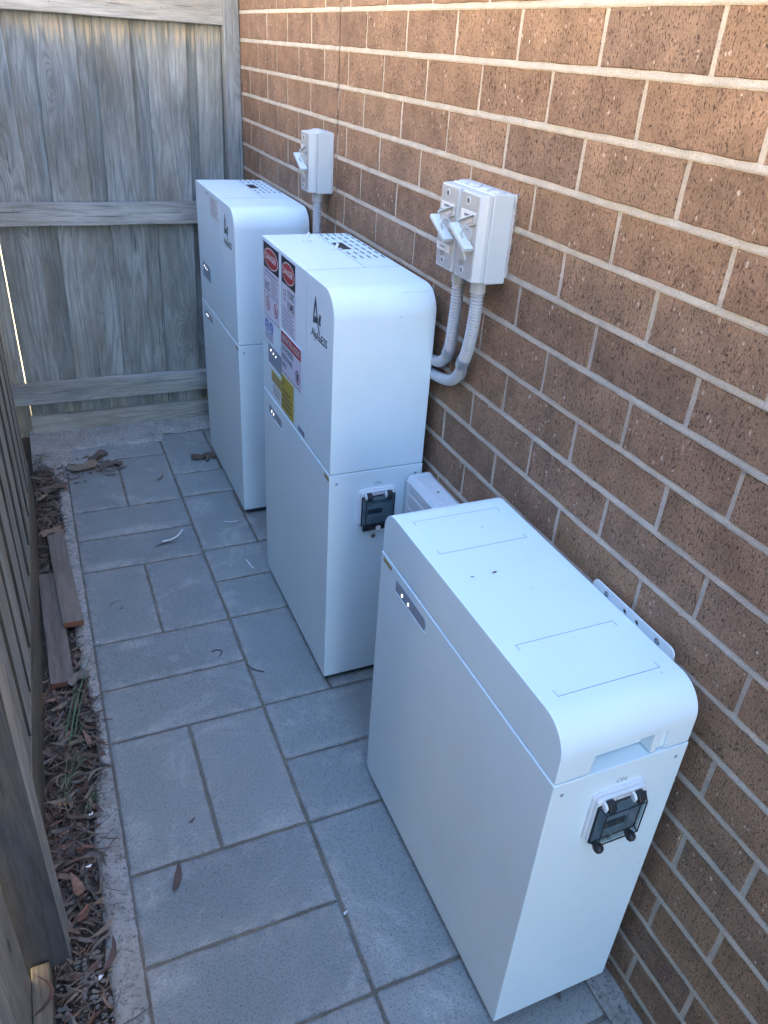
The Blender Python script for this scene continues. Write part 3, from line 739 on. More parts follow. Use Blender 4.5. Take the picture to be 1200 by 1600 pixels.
def led_window(cab, D, y0, y1, z0, z1, leds, name='indicator_window', big=False):
    w = MB(); c = (z1 - z0) * .35; t = .0004
    if big: pr = rrect(y0, y1, z0, z1, .002, 2)
    else: pr = [(y0 + .004, z0), (y1, z0), (y1, z1 - .001), (y1 - .001, z1), (y0 + c * .8, z1), (y0, z1 - c)]
    w.prism_x(pr, D - .0006, D + .002, 0)
    o = w.build(name, 'greypanel', cab)
    rim = MB(); rim.box(D - .0014, D + .001, y0, y1, z0 - .0016, z0 - .0001); rim.build('rim', 'cab', o)
    for (yy, zz, r) in leds:
        l_ = MB(); l_.prism_x(rrect(yy - r * .6, yy + r * .6, zz - r * .85, zz + r * .85, r * .5, 3), D - .0014, D - .0004); l_.build('indicator_light', 'led', o)
    return o

def lower_body(cab, x0, x1, y0, y1, zs, tag_far):
    o = body_obj('battery_module', x0, x1, rrect(y0, y1, .02, zs - .0012, [.004, .020, .0, .0]), cab); finish_bevel(o)
    co = MB(); co.box(x0 + .034, x1 - .034, y0 + .034, y1 - .034, zs - .0030, zs + .0030); co.build('seam', 'dark_gap', cab)
    f = MB(); f.box(x0 + .012, x1 - .012, y0 + .012, y1 - .012, .0, .0198); f.build('base_frame', 'dark_gap', cab)
    t = MB(); 
    if tag_far: t.box(x0 - .0008, x0 + .001, y1 - .052, y1 - .013, zs - .0160, zs - .0075)
    else: t.box(x0 - .0008, x0 + .001, y0 + .003, y0 + .036, zs - .0175, zs - .0085)
    t.build('tag', 'brass', cab)
    for xx in (x0 + .018, x1 - .018):
        s = MB(); s.cyl((xx, y0 + .0003, zs - .025), (0, -1, 0), .0032, .0008, 12); s.build('plug', 'greyprint', cab)
    return o

# --- near cabinet: low, one module with a rounded lid
AX0, AX1, AY0, AY1, AS, AT = -.2667, -.0261, .5498, 1.1631, .6501, .7497
A = thing('battery_cabinet', ((AX0 + AX1) / 2, (AY0 + AY1) / 2, 0), 'low white cabinet nearest the camera, its rounded lid marked by two square panels', 'battery cabinet', 'white battery cabinets')
lower_body(A, AX0, AX1, AY0, AY1, AS, True)
lid = body_obj('lid', AX0 + .0012, AX1 - .0012, rrect(AY0 + .0012, AY1 - .0012, AS + .0012, AT, [0, 0, .045, .052], 12), A)
c1 = MB(); c1.prism_y([(-.210, AS - .02), (-.098, AS - .02), (-.102, .6905), (-.2035, .6905)], AY0 - .02, AY0 + .024)
c2 = MB(); c2.prism_y([(-.090, AS - .02), (-.074, AS - .02), (-.074, .682), (-.0775, .688), (-.0865, .688), (-.090, .682)], AY0 - .02, AY0 + .006)
boolean(lid, [cutter(c1), cutter(c2)]); finish_bevel(lid, .0013, 2)
pk = MB(); pk.box(-.2200, -.0700, AY0 + .030, AY0 + .034, AS - .001, .69); 
for (ya, yb) in ((.985, 1.096), (.616, .7285)):
    e = .0008; a, b_ = -.2365, -.0575
    pn = MB(); pn.box(a + .0003, b_ - .0003, ya + .0003, yb - .0003, AT - .0012, AT + .0009); o = pn.build('lid_panel', 'cab', A, bev=.0007, seg=1)
    for (yl, yy) in ((ya - e, ya), (yb, yb - .012)):
        fr = MB(); fr.box(a - e, b_ + e, yl, yl + e, AT - .001, AT + .0003)
        fr.box(a - e, a, yy, yy + .012, AT - .001, AT + .0003); fr.box(b_, b_ + e, yy, yy + .012, AT - .001, AT + .0003)
        fr.build('gap', 'groove', o)
led_window(A, AX0, .954, 1.086, .6035, .6300, [(1.056, .6135, .0042), (1.028, .6130, .0042)])
breaker(A, -.1425, AY0, .5525, True, True)
br = MB(); br.prism_x(rrect(.633, .836, .64, .7530, [.0, .0, .012, .012], 5), -.0135, -.0115); bo = br.build('mounting_strip', 'cab', A)
cs_ = []
for yy, r in ((.800, .0058), (.752, .0045), (.721, .0045), (.672, .0062)):
    c = MB(); c.tube([(-.03, yy, .7405), (.0, yy, .7405)], r, 14, smooth=False); cs_.append(cutter(c))
boolean(bo, cs_)
for yy in (.800, .672):
    sc = MB(); sc.cyl((-.0105, yy, .7395), (-1, 0, 0), .0042, .004, 8); sc.build('bolt', 'steel', A)

# --- tall cabinets: inverter on top of a battery module
def tall(X0_, X1_, Y0_, Y1_, ZS, ZT, label, stickers):
    cab = thing('battery_cabinet', ((X0_ + X1_) / 2, (Y0_ + Y1_) / 2, 0), label, 'battery cabinet', 'white battery cabinets')
    lower_body(cab, X0_, X1_, Y0_, Y1_, ZS, False)
    up = body_obj('inverter', X0_ + .0010, X1_ - .0010, rrect(Y0_ + .001, Y1_ - .001, ZS + .0012, ZT, [0, 0, .012, .058], 12), cab)
    finish_bevel(up, .0016, 3)
    D = X0_ + .0010
    # shallow folds
    f = MB(); yg = Y0_ + .184
    f.box(D - .0004, D + .001, yg, yg + .0012, ZS + .004, ZT - .003); f.build('panel_joint', 'groove', cab) if False else None
    f = MB(); f.box(D - .0003, D + .001, yg, yg + .0009, ZS + .004, ZT - .003, 0)
    f.box(D + .002, X1_ - .003, Y0_ + .197, Y0_ + .1978, ZT - .001, ZT + .0003, 0)
    f.box(X0_ + .147, X0_ + .148, Y0_ + .198, Y1_ - .013, ZT - .001, ZT + .0003, 0); f.build('panel_joint', 'groove', cab)
    f = MB(); f.box(D - .0009, D + .001, yg + .0012, yg + .0022, ZS + .004, ZT - .004); f.build('panel_fold', 'cab', cab)
    # vent slots with the small black display
    vt = MB(); cols = [X0_ + .158 + i * .0185 for i in range(5)]; rows = [Y1_ - .030 - i * .0405 for i in range(7)]
    for j, yy in enumerate(rows):
        for i, xx in enumerate(cols):
            if i < 2 and j in (2, 3, 4): continue
            vt.prism_z(rrect(xx - .0023, xx + .0023, yy - .0135, yy + .0135, .0014, 2), ZT - .001, ZT + .0003)
    vt.build('vent_slots', 'navy', cab)
    ds = MB(); ds.box(cols[0] - .005, cols[1] + .005, rows[3] - .042, rows[3] + .030, ZT - .001, ZT + .0009); ds.build('display', 'rubber', cab, bev=.0004)
    # status panels
    led_window(cab, D, Y1_ - .185, Y1_ - .058, .742, .797, [(Y1_ - .083, .783, .0036), (Y1_ - .107, .781, .0030), (Y1_ - .130, .780, .0030)], 'status_panel', True)
    led_window(cab, X0_, Y1_ - .183, Y1_ - .060, .590, .6165, [(Y1_ - .085, .603, .0040), (Y1_ - .104, .602, .0040)])
    # emblem and lettering, on the passage side
    em = MB(); ar = Art(em, (D, Y0_ + .147, .939), (0, -1, 0), (0, 0, 1), (-1, 0, 0))
    k = 1.0
    ar.poly([(.0270, .0960), (.0320, .0820), (.0420, .0530), (.0500, .0330), (.0600, .0140), (.0530, .0150), (.0440, .0300), (.0370, .0450), (.0310, .0600), (.0270, .0720)], 0, .0004)
    ar.poly([(.0270, .0960), (.0270, .0720), (.0230, .0620), (.0205, .0520), (.0200, .0440), (.0270, .0520), (.0180, .0330), (.0110, .0310), (.0115, .0500), (.0180, .0720)], 0, .0004)
    ar.poly([(.0180, .0330), (.0270, .0500), (.0380, .0480), (.0420, .0370), (.0200, .0325)], 0, .0005)
    ar.poly([(.0470, .0480), (.0550, .0620), (.0660, .0590), (.0610, .0460), (.0650, .0370), (.0530, .0360)], 0, .0004)
    ar.text('AlphaESS', .0, .0, .0262, 0, .0004, width=.108, bold=.00045)
    em.build('lettering', 'navy', cab)
    stickers(cab, D, Y0_, Y1_, ZS, ZT)
    return cab

def sticker_obj(cab, name, D, y_left, z_bot, fn, mats, label=None, h0=.0008):
    mb = MB(); ar = Art(mb, (D, y_left, z_bot), (0, -1, 0), (0, 0, 1), (-1, 0, 0)); fn(ar); return mb.build(name, mats, cab, label=label)
SM = ['dlabel', 'black', 'red', 'label', 'blue', 'yellow', 'greyprint', 'navy']
def danger_head(ar, w, h, v0):
    ar.rect(0.002, v0, w - .002, v0 + h - .002, 1, .0011)
    ar.ell(w / 2, v0 + h * .48, w * .46, h * .40, 3, .0014); ar.ell(w / 2, v0 + h * .48, w * .43, h * .36, 2, .0017)
    ar.text('DANGER', w / 2, v0 + h * .40, h * .33, 3, .0020, width=w * .70, center=True, bold=.0004)
def st_mid(cab, D, y0, y1, zs, zt):
    def s1(ar):
        W, H = .140, .192
        ar.plate(0, 0, W, H, 0, 0, .0008); ar.frame(0, 0, W, H, .0018, 1, .0010)
        danger_head(ar, W, .064, H - .064)
        ar.lines(.012, H - .078, W - .008, H - .067, 1, 6, .0011, ragged=.02)
        ar.rect(.006, H - .083, W - .006, H - .0815, 1, .0011)
        ar.text('NO', .012, H - .121, .034, 7, .0011, width=.042, bold=.0006)
        ar.lines(.066, H - .126, W - .010, H - .086, 5, 6, .0011, ragged=.25)
        ar.rect(.006, H - .1300, W - .006, H - .1285, 1, .0011)
        for u, v in ((.035, .038), (.108, .036)):
            ar.ring(u, v, .0155, .0190, 2, .0012)
            ar.poly([(u - .0125, v + .0110), (u - .0105, v + .0130), (u + .0125, v - .0110), (u + .0105, v - .0130)], 2, .0014)
            ar.poly([(u - .004, v - .009), (u + .003, v - .009), (u + .005, v), (u + .001, v + .010), (u - .003, v + .003)], 1, .0012)
    sticker_obj(cab, 'warning_sticker', D, y1 - .028, .869, s1, SM, 'white and black danger sticker with the word NO')
    def s2(ar):
        W, H = .114, .178
        ar.plate(0, 0, W, H, 0, 0, .0008); ar.frame(0, 0, W, H, .0016, 1, .0010)
        danger_head(ar, W, .064, H - .064)
        # face with fumes
        ar.ring(.027, H - .092, .012, .0140, 7, .0011); ar.ell(.022, H - .089, .0026, .0030, 7, .0012); ar.ell(.032, H - .089, .0026, .0030, 7, .0012); ar.rect(.023, H - .100, .031, H - .098, 7, .0012)
        ar.text('TOXIC', .050, H - .091, .027, 7, .0011, width=.055, bold=.0004); ar.text('FUMES', .050, H - .118, .027, 7, .0011, width=.055, bold=.0004)
        ar.rect(.006, H - .1235, W - .006, H - .1223, 1, .0011)
        ar.lines(.010, .006, W - .008, H - .126, 5, 6, .0011, .40, .2)
    sticker_obj(cab, 'warning_sticker', D, y1 - .190, .884, s2, SM, 'danger sticker reading TOXIC FUMES')
    def s3(ar):
        W, H = .165, .1085
        ar.plate(0, 0, W, H, 0, .0008, .0022); ar.frame(0, 0, W, H, .0022, 2, .0024); ar.rect(.0022, H - .030, W - .0022, H - .0022, 2, .0024)
        ar.text('RESTRICTED ACCESS', W / 2, H - .0225, .0205, 3, .0026, width=W * .88, center=True, bold=.0003)
        for i, (t, w) in enumerate((('AUTHORIZED', .098), ('PERSONNEL', .092), ('ONLY', .040))): ar.text(t, .008, H - .0490 - i * .0215, .0195, 7, .0025, width=w, bold=.0003)
        ar.ring(.138, .030, .0145, .0180, 2, .0026); ar.poly([(.131, .020), (.144, .020), (.147, .032), (.143, .041), (.134, .042), (.130, .034)], 7, .0026)
    sticker_obj(cab, 'warning_sticker', D, y1 - .188, .7660, s3, SM, 'red and white RESTRICTED ACCESS sticker')
    def s4(ar):
        W, H = .085, .062
        ar.plate(0, 0, W, H, 0, 0, .0008)
        for u in (.021, .062):
            ar.ell(u, H - .022, .0165, .0165, 4, .0011); ar.ell(u, H - .018, .005, .006, 3, .0013); ar.rect(u - .006, H - .034, u + .006, H - .026, 3, .0013)
        ar.lines(.006, .004, W - .006, .022, 2, 6, .0011, .5, .05)
    sticker_obj(cab, 'warning_sticker', D, y1 - .028, .8045, s4, SM, 'white sticker with two round blue pictograms')
    def s5(ar):
        ar.plate(0, .045, .095, .076, 5, .0004, .0012); ar.lines(.012, .050, .09, .074, 2, 6, .0015, .4, .1)
    sticker_obj(cab, 'yellow_sticker', D, y1 - .088, .655, s5, SM)
    def s6(ar):
        ar.plate(0, 0, .106, .098, 5, .0010, .0018); ar.lines(.010, .008, .098, .066, 4, 7, .0021, .35, .25)
        ar.poly([(.012, .072), (.026, .072), (.019, .086)], 7, .0021)
    sticker_obj(cab, 'yellow_sticker', D, y1 - .183, .658, s6, SM)
    def s7(ar):
        ar.plate(0, 0, .075, .034, 3, .0004, .0010); ar.lines(.004, .003, .070, .031, 4, 6, .0013, .4, .2)
    sticker_obj(cab, 'info_label', D, y1 - .100, .6635, s7, SM)
    def s8(ar):
        ar.plate(0, 0, .050, .014, 6, .0002, .0008); ar.rect(.046, 0, .050, .014, 7, .0010)
    sticker_obj(cab, 'info_label', D, y0 + .242, .6560, s8, SM)
    # scuff on the rounded top edge
def st_far(cab, D, y0, y1, zs, zt):
    def s1(ar):
        W, H = .118, .066
        ar.plate(0, 0, W, H, 3, 0, .0008); ar.frame(0, 0, W, H, .0010, 6, .0010); ar.lines(.006, .006, W - .01, H - .008, 7, 6, .0011, .35, .3)
    sticker_obj(cab, 'info_label', D, y1 - .245, .988, s1, SM)
    def s2(ar): ar.lines(0, 0, .045, .008, 1, 6, .0004, .7, .05)
    sticker_obj(cab, 'info_label', D, y1 - .180, 1.046, s2, SM)
BX1 = -.0212; BX0 = -.2618; B_ = tall(BX0, BX1, 1.4882, 2.0580, .6470, 1.0692, 'tall white cabinet in the middle, covered in red danger and yellow stickers', st_mid)
breaker(B_, -.1385, 1.4882, .5480, False, False)
CX1 = -.0085; C_ = tall(-.2491, CX1, 2.4108, 2.9854, .6447, 1.0641, 'tall white cabinet farthest away by the back fence, with one small grey label', st_far)
# silicone smear on the middle cabinet's edge
sm = MB(); pts = [(-.105 + .0085 * i, 1.5040 + .002 * sin(i * 1.7), 1.0612 - .0006 * (i % 3)) for i in range(9)]
sm.tube(pts, [.0003 + .0005 * abs(sin(i * 2.1)) for i in range(9)], 6); sm.build('scuff', 'label', B_)

# ------------------------------------------------------------------ isolator switches
def isolator(y0, label, note, screws=True):
    y1 = y0 + .080; z0, z1 = 1.1370, 1.2965
    t = thing('isolator_switch', (-.035, (y0 + y1) / 2, z0), label, 'switch', 'isolator switches on the brick wall')
    b = MB(); b.prism_z([(-.002, y0), (-.002, y1), (-.047, y1), (-.047, y0)], z0, z1); body = b.build('housing', 'iso', t, bev=.003)
    fz0, fz1 = z0 + .003, z1 - .002
    c = MB()
    # cover: chamfered, front plate a little narrower
    pr = [(-.0472, y0 + .0005), (-.0472, y1 - .0005), (-.0560, y1 - .0005), (-.0715, y1 - .0065), (-.0715, y0 + .0065), (-.0560, y0 + .0005)]
    c.prism_z(pr, fz0, fz1); c.build('cover', 'iso', t, bev=.002)
    f = MB(); pf = rrect(y0 + .0075, y1 - .0075, z0 + .007, z1 - .005, [.016, .016, .004, .004], 5)
    f.prism_x(pf, -.0730, -.0710); fp = f.build('face_plate', 'iso_face', t, bev=.0008)
    yc, zc = (y0 + y1) / 2, 1.2200
    rb = MB(); rb.cyl((-.0728, yc, zc), (-1, 0, 0), .0215, .0065, 28); hub = rb.build('lever_hub', 'iso_face', t, bev=.0015)
    # rotary lever set at a slant: a broad blade standing out from the hub, with a stop plate above it
    def slab(cy, cz, ang, hl, hw, xa, xb, name, mat, par, bv=.001):
        d = Vector((0, -cos(ang), sin(ang))); u = Vector((0, sin(ang), cos(ang))); m_ = MB(); vs = []
        for xx in (xa, xb):
            for (p_, q_) in ((-hl, -hw), (hl, -hw), (hl, hw), (-hl, hw)): v = d * p_ + u * q_; vs.append((xx, cy + v.y, cz + v.z))
        m_.add(vs, [(0, 1, 2, 3), (7, 6, 5, 4), (0, 4, 5, 1), (1, 5, 6, 2), (2, 6, 7, 3), (3, 7, 4, 0)]); return m_.build(name, mat, par, bev=bv)
    lev = slab(yc - .004, zc - .002, radians(-27), .037, .0036, -.0760, -.0960, 'lever', 'iso_lever', t)
    slab(yc - .004, zc - .006, radians(-27), .033, .0024, -.0762, -.0840, 'lever_foot', 'iso_lever', lev)
    sp_ = slab(yc, zc + .022, radians(20), .031, .0085, -.0728, -.0768, 'stop_plate', 'iso_face', t)
    slab(yc, zc + .0312, radians(20), .030, .0012, -.0766, -.0812, 'ridge', 'iso_lever', sp_, .0006)
    slab(yc + .004, zc - .030, radians(-42), .020, .0012, -.0728, -.0760, 'lower_ridge', 'iso_lever', t, .0006)
    tk = MB(); tk.tube([(-.078, yc - .010, zc + .012), (-.0875, yc - .012, zc + .016), (-.0905, yc - .011, zc + .006), (-.0875, yc - .012, zc - .002)], [.0018] * 4, 8); tk.build('padlock_loop', 'iso_face', lev)
    wr = MB(); ar = Art(wr, (-.0770, yc - .004, zc + .0195), (0, -cos(radians(20)), sin(radians(20))), (0, sin(radians(20)), cos(radians(20))), (-1, 0, 0)); ar.lines(0, 0, .022, .008, 1, 0, .0006, .55, 0); wr.build('print', 'label', sp_)
    for zz in (z1 - .017, z0 + .019):
        s = MB(); s.cyl((-.0729, yc + .004, zz), (-1, 0, 0), .0072, .0014, 18, 0); s.cyl((-.0742, yc + .004, zz), (-1, 0, 0), .0046, .0004, 12, 1); s.build('cover_screw', ['iso_lever', 'screw'], fp)
    if note == 'a': rects = [(.006, .112, .058, .126, 1), (.002, .036, .056, .050, 1)]
    elif note == 'b': rects = [(.006, .108, .062, .126, 1)]
    else: rects = [(.006, .112, .050, .122, 1), (.006, .098, .050, .108, 1)]
    for (u0, v0, u1, v1, nn) in rects:
        lb = MB(); ar = Art(lb, (-.0730, y1 - .006, z0), (0, -1, 0), (0, 0, 1), (-1, 0, 0)); ar.plate(u0, v0, u1, v1, 0, -.0005, .0009); ar.lines(u0 + .014, v0 + (v1 - v0) * .3, u1 - .014, v0 + (v1 - v0) * .75, nn, 1, .0012, .6, 0); lb.build('name_label', ['label', 'navy'], fp)
    if note == 'a':
        lb = MB(); ar = Art(lb, (-.0730, y1 - .006, z0), (0, -1, 0), (0, 0, 1), (-1, 0, 0)); ar.plate(-.001, .088, .017, .108, 0, .0004, .0024); ar.frame(-.001, .088, .017, .108, .0010, 1, .0026); ar.lines(.0015, .090, .0155, .106, 3, 1, .0026, .5, 0); lb.build('name_label', ['label', 'navy'], fp)
    lb = MB(); ar = Art(lb, (-.0730, y1 - .006, z0), (0, -1, 0), (0, 0, 1), (-1, 0, 0)); ar.lines(.018, .026, .040, .036, 3, 0, .0008, .5, .5); lb.build('print', 'navy', fp)
    for yy in ((y0 + .022), (y0 + .058)):
        k = MB(); k.cyl((-.030, yy, z1 - .0005), (0, 0, 1), .0135, .0028, 24); k.cyl((-.030, yy, z1 + .0022), (0, 0, 1), .0105, .0012, 24); k.build('knockout_cap', 'iso', t, bev=.0006)
    return t
isolator(1.2660, 'grey isolator switch nearest the camera, its face carrying one wide white label', 'b')
isolator(1.3475, 'grey isolator switch close behind its twin, with a small square framed label on its face', 'a')
isolator(2.2340, 'single grey isolator switch standing alone on the wall beyond the middle cabinet', 'c')
# silicone bead round the nearer pair
def bead(y0, z0, z1, n, lab):
    s = MB()
    for i in range(n):
        z = z0 + (z1 - z0) * i / n; q = Vector((-.002, y0 - .0015 + ru(-.0015, .001), z)); pts = [q]
        for k in range(3): q = q + Vector((ru(-.004, .001), ru(-.005, .001), ru(-.006, .006))); pts.append(q)
        s.tube(pts, [.0007, .0006, .0004, .0003], 4, cap=False)
    s.tube([(-.003, y0 - .0015 + ru(-.001, .001), z0 + (z1 - z0) * i / 24) for i in range(25)], [.0022 + ru(-.0008, .0012) for i in range(25)], 6)
    return tag(s.build('silicone_bead', 'sealmess'), lab, 'sealant')
bead(1.2655, 1.150, 1.297, 70, 'stringy pale silicone bead sealing the near edge of the twin isolator switches to the brick')
bead(2.2335, 1.140, 1.295, 26, 'thin silicone bead down the near edge of the lone isolator switch')

# ------------------------------------------------------------------ conduits
def catmull(P, n):
    P = [Vector(p) for p in P]; P = [P[0] * 2 - P[1]] + P + [P[-1] * 2 - P[-2]]; out = []
    for i in range(1, len(P) - 2):
        for k in range(n):
            t = k / n; a, b_, c, d = P[i - 1], P[i], P[i + 1], P[i + 2]
            out.append(.5 * ((2 * b_) + (c - a) * t + (2 * a - 5 * b_ + 4 * c - d) * t * t + (3 * b_ - a - 3 * c + d) * t ** 3))
    out.append(P[-2]); return out
def resample(pts, step):
    out = [pts[0]]; acc = 0
    for a, b_ in zip(pts, pts[1:]):
        d = (b_ - a).length; s = step - acc
        while s <= d: out.append(a + (b_ - a) * (s / d)); s += step
        acc = (acc + d) % step if d + acc >= step else acc + d
    return out
def conduit(path_c, path_s, label, collar):
    base = path_c[-1]
    t = thing('conduit', (base[0], base[1], base[2]), label, 'conduit', 'grey conduits on the brick wall')
    pts = resample(catmull(path_c, 24), .00160); rr = []
    for i in range(len(pts)): ph = (i % 4); rr.append((.0133, .0130, .0092, .0104)[ph])
    c = MB(); c.tube(pts, rr, 16); c.build('corrugated_tube', 'conduit', t)
    if path_s:
        s = MB(); pp = resample(catmull(path_s, 12), .004); s.tube(pp, .0124, 18); s.build('bend', 'conduit', t)
    k = MB(); k.cyl((collar[0], collar[1], collar[2] - .026), (0, 0, 1), .0150, .0275, 20); k.build('collar', 'conduit', t, bev=.001)
    return t
conduit([(-.033, 1.3085, 1.125), (-.032, 1.3090, 1.080), (-.029, 1.318, 1.030), (-.024, 1.335, .985), (-.021, 1.350, .958)],
        [(-.021, 1.349, .960), (-.018, 1.366, .925), (-.016, 1.395, .897), (-.0145, 1.435, .882), (-.0130, 1.480, .874), (-.0125, 1.54, .870)],
        'thick grey conduit curving down from the nearest isolator switch, printed with faint sizes', (-.033, 1.3085, 1.137))
conduit([(-.033, 1.3880, 1.125), (-.031, 1.3900, 1.070), (-.028, 1.397, 1.020), (-.024, 1.408, .975), (-.021, 1.415, .960)],
        [(-.021, 1.414, .962), (-.018, 1.430, .938), (-.016, 1.452, .920), (-.0140, 1.478, .908), (-.0125, 1.54, .898)],
        'thick grey conduit behind the other, from the second isolator of the pair', (-.033, 1.3880, 1.137))
conduit([(-.033, 2.2740, 1.125), (-.032, 2.2745, 1.03), (-.028, 2.2760, .95), (-.022, 2.30, .88), (-.015, 2.35, .835), (-.0125, 2.42, .815)], None,
        'straight grey conduit dropping from the lone isolator switch', (-.033, 2.2740, 1.137))
pt = MB(); ar = None
for i, ch in enumerate('MM52'):
    pass
def saddle(c, tdir, tab, label):
    s = MB(); c = Vector(c); tdir = Vector(tdir).normalized(); a = Vector((-1, 0, 0)); a = (a - tdir * a.dot(tdir)).normalized(); b_ = tdir.cross(a)
    n = 12; vs = []; fs = []
    for k in range(n + 1):
        th = -pi * .62 + 2 * pi * .62 * k / n
        for (r, s_) in ((.0132, -.010), (.0132, .010), (.0150, .010), (.0150, -.010)):
            q = c + (a * cos(th) + b_ * sin(th)) * r + tdir * s_; vs.append(tuple(q))
    for k in range(n):
        for j in range(4): fs.append((4 * k + j, 4 * k + (j + 1) % 4, 4 * k + 4 + (j + 1) % 4, 4 * k + 4 + j))
    s.add(vs, fs, 0, smooth=False)
    if tab:
        e = c + b_ * (.0136 * (1 if b_.y < 0 else -1)) 
        d = Vector((-.18, -.72, -.68)).normalized(); w = Vector((-.70, -.35, .50)).normalized() * .0075; e = c + Vector((-.004, -.0135, .001))
        p0 = e + Vector((.0, 0, .001)); pts = [p0, p0 + d * .014 + Vector((-.001, -.002, 0)), p0 + d * .026 + Vector((-.004, .001, 0)), p0 + d * .036 + Vector((-.007, .004, .0))]
        vs = []; th = Vector((.0, -.0009, .0006))
        ws = [1.0, 1.05, .95, .45]
        for q, k in zip(pts, ws): vs += [tuple(q - w * k), tuple(q + w * k), tuple(q + w * k + th), tuple(q - w * k + th)]
        fs = [(0, 1, 2, 3), (15, 14, 13, 12)] + [(4 * i + j, 4 * i + (j + 1) % 4, 4 * i + 4 + (j + 1) % 4, 4 * i + 4 + j) for i in range(3) for j in range(4)]
        s.add(vs, fs)
    return tag(s.build('pipe_saddle', 'steel'), label, 'pipe clip', 'steel conduit saddles')
saddle((-.0205, 1.3525, .952), (.06, .42, -.82), True, 'galvanised pipe saddle with a bent loose tab on the nearer conduit')
saddle((-.0200, 1.4190, .953), (.06, .45, -.80), False, 'galvanised pipe saddle on the conduit tucked behind')

# ------------------------------------------------------------------ duct between the cabinets
dt = thing('cable_duct', (-.032, 1.3, .52), 'white plastic cable duct low on the brick wall between the near and middle cabinets', 'duct')
d = MB(); prof = [(-.001, .520), (-.066, .520), (-.066, .545), (-.0645, .546), (-.0645, .560), (-.066, .561), (-.066, .583), (-.0645, .584), (-.0645, .598), (-.066, .599), (-.066, .612), (-.058, .622), (-.0455, .6225), (-.0450, .6212), (-.0440, .6212), (-.0435, .6240), (-.012, .6245), (-.001, .619)]
d.prism_y(prof, 1.12, 1.462); d.build('trunking', 'duct', dt, bev=.0012)
d = MB(); prof2 = [(-.001, .518), (-.068, .518), (-.068, .612), (-.060, .6245), (-.012, .6265), (-.001, .622)]
d.prism_y(prof2, 1.4625, 1.4790); d.build('end_cap', 'duct', dt, bev=.004)
s = MB(); s.cyl((-.030, 1.380, .6235), (0, 0, 1), .0032, .0016, 10); s.build('screw', 'screw', dt)

# ------------------------------------------------------------------ loose things
def leaf_geo(mb, c, yaw, L_, W_, bend=.3, curl=.3, lift=.0, rv=None, pitch=0, roll=0, n=7, mi=0, skew=0):
    rv = rv or (rnd(), rnd(), rnd()); vs = []; fs = []
    R = Matrix.Rotation(yaw, 3, 'Z') @ Matrix.Rotation(pitch, 3, 'Y') @ Matrix.Rotation(roll, 3, 'X')
    for i in range(n + 1):
        t = i / n; s = t - .5
        w = W_ * .5 * (sin(pi * min(1, max(0, t ** .8))) ** .8 + .03)
        x = s * L_; y = bend * L_ * (s * s * 2 - .25); z = curl * L_ * s * s + lift
        wv = ru(.85, 1.1)
        for k, (q, h) in enumerate(((-1, .22), (0, 0), (1, .22))):
            v = R @ Vector((x, y + q * w * wv, z + h * w * (1 + curl))); vs.append((c[0] + v.x, c[1] + v.y, c[2] + v.z))
    for i in range(n):
        for k in range(2): a = 3 * i + k; fs.append((a, a + 1, a + 4, a + 3))
    mb.add(vs, fs, mi, None, rv, True)
# leaf litter along the foot of the fence: nobody could count it
lt = MB()
def surf(x, y): return -.012
for i in range(3600):
    y = ru(-.2, 3.05); xe = cx_edge(y) + (.012 if y > 1.35 else .001); x0_ = xf(y) + .006
    x = x0_ + (xe - x0_) * min(1, abs(random.gauss(0, .62)) if y < 1.5 else rnd() * 1.02)
    if x > xe: x = ru(x0_, xe)
    if .55 < y < .93 and rnd() < .45: continue
    if (1.92 < y < 2.45 and -.925 < x < -.842 and rnd() < .97) or (1.69 < y < 2.23 and -.960 < x < -.886 and rnd() < .95): continue
    Ls = (ru(.008, .030) if rnd() < .6 else ru(.025, .062)) * (1.1 if y < 1.7 else .85)
    leaf_geo(lt, (x, y, ru(-.010, .012)), ru(0, 6.28), Ls, Ls * ru(.08, .22), random.gauss(0, .28), ru(-.3, .7), pitch=ru(-.35, .35), roll=ru(-.9, .9), n=5)
for i in range(170):   # drift of leaves that spills over the paving at the back
    a = rnd(); y = 2.93 + random.gauss(0, .05); x = -.93 + a * .28 + random.gauss(0, .01)
    if y > 3.2: continue
    Ls = ru(.012, .04); leaf_geo(lt, (x, y, ru(.002, .006)), ru(0, 6.28), Ls, Ls * ru(.12, .3), ru(-.4, .4), ru(0, .5), roll=ru(-.4, .4), n=5)
lo = lt.build('leaf_litter', 'leaf'); lo['kind'] = 'stuff'; lo['label'] = 'brown dead leaves heaped along the foot of the left fence'; lo['category'] = 'leaf litter'
# twigs and bark shreds
tw = MB()
for i in range(420):
    y = ru(.0, 3.1); xe = cx_edge(y) + .02; x = ru(xf(y), xe); q = Vector((x, y, ru(-.004, .014))); a = ru(0, 6.28); d = Vector((cos(a), sin(a), ru(-.15, .15)))
    st = ru(.006, .016); pts = [q]
    for k in range(4): d = (d + Vector((ru(-.35, .35), ru(-.35, .35), ru(-.15, .15)))).normalized(); q = q + d * st; q.z = max(q.z, .000); q.x = max(q.x, xf(q.y) + .003); pts.append(q)
    tw.tube(pts, [ru(.0006, .0013)] * 4 + [.0004], 5, cap=False)
for v in range(len(tw.v)): tw.rv[v] = ((v // 25 * .37) % 1, 0, 0)
to = tw.build('twigs', 'leaf'); to['kind'] = 'stuff'; to['label'] = 'thin dry twigs and bark shreds mixed through the leaf litter'; to['category'] = 'twigs'
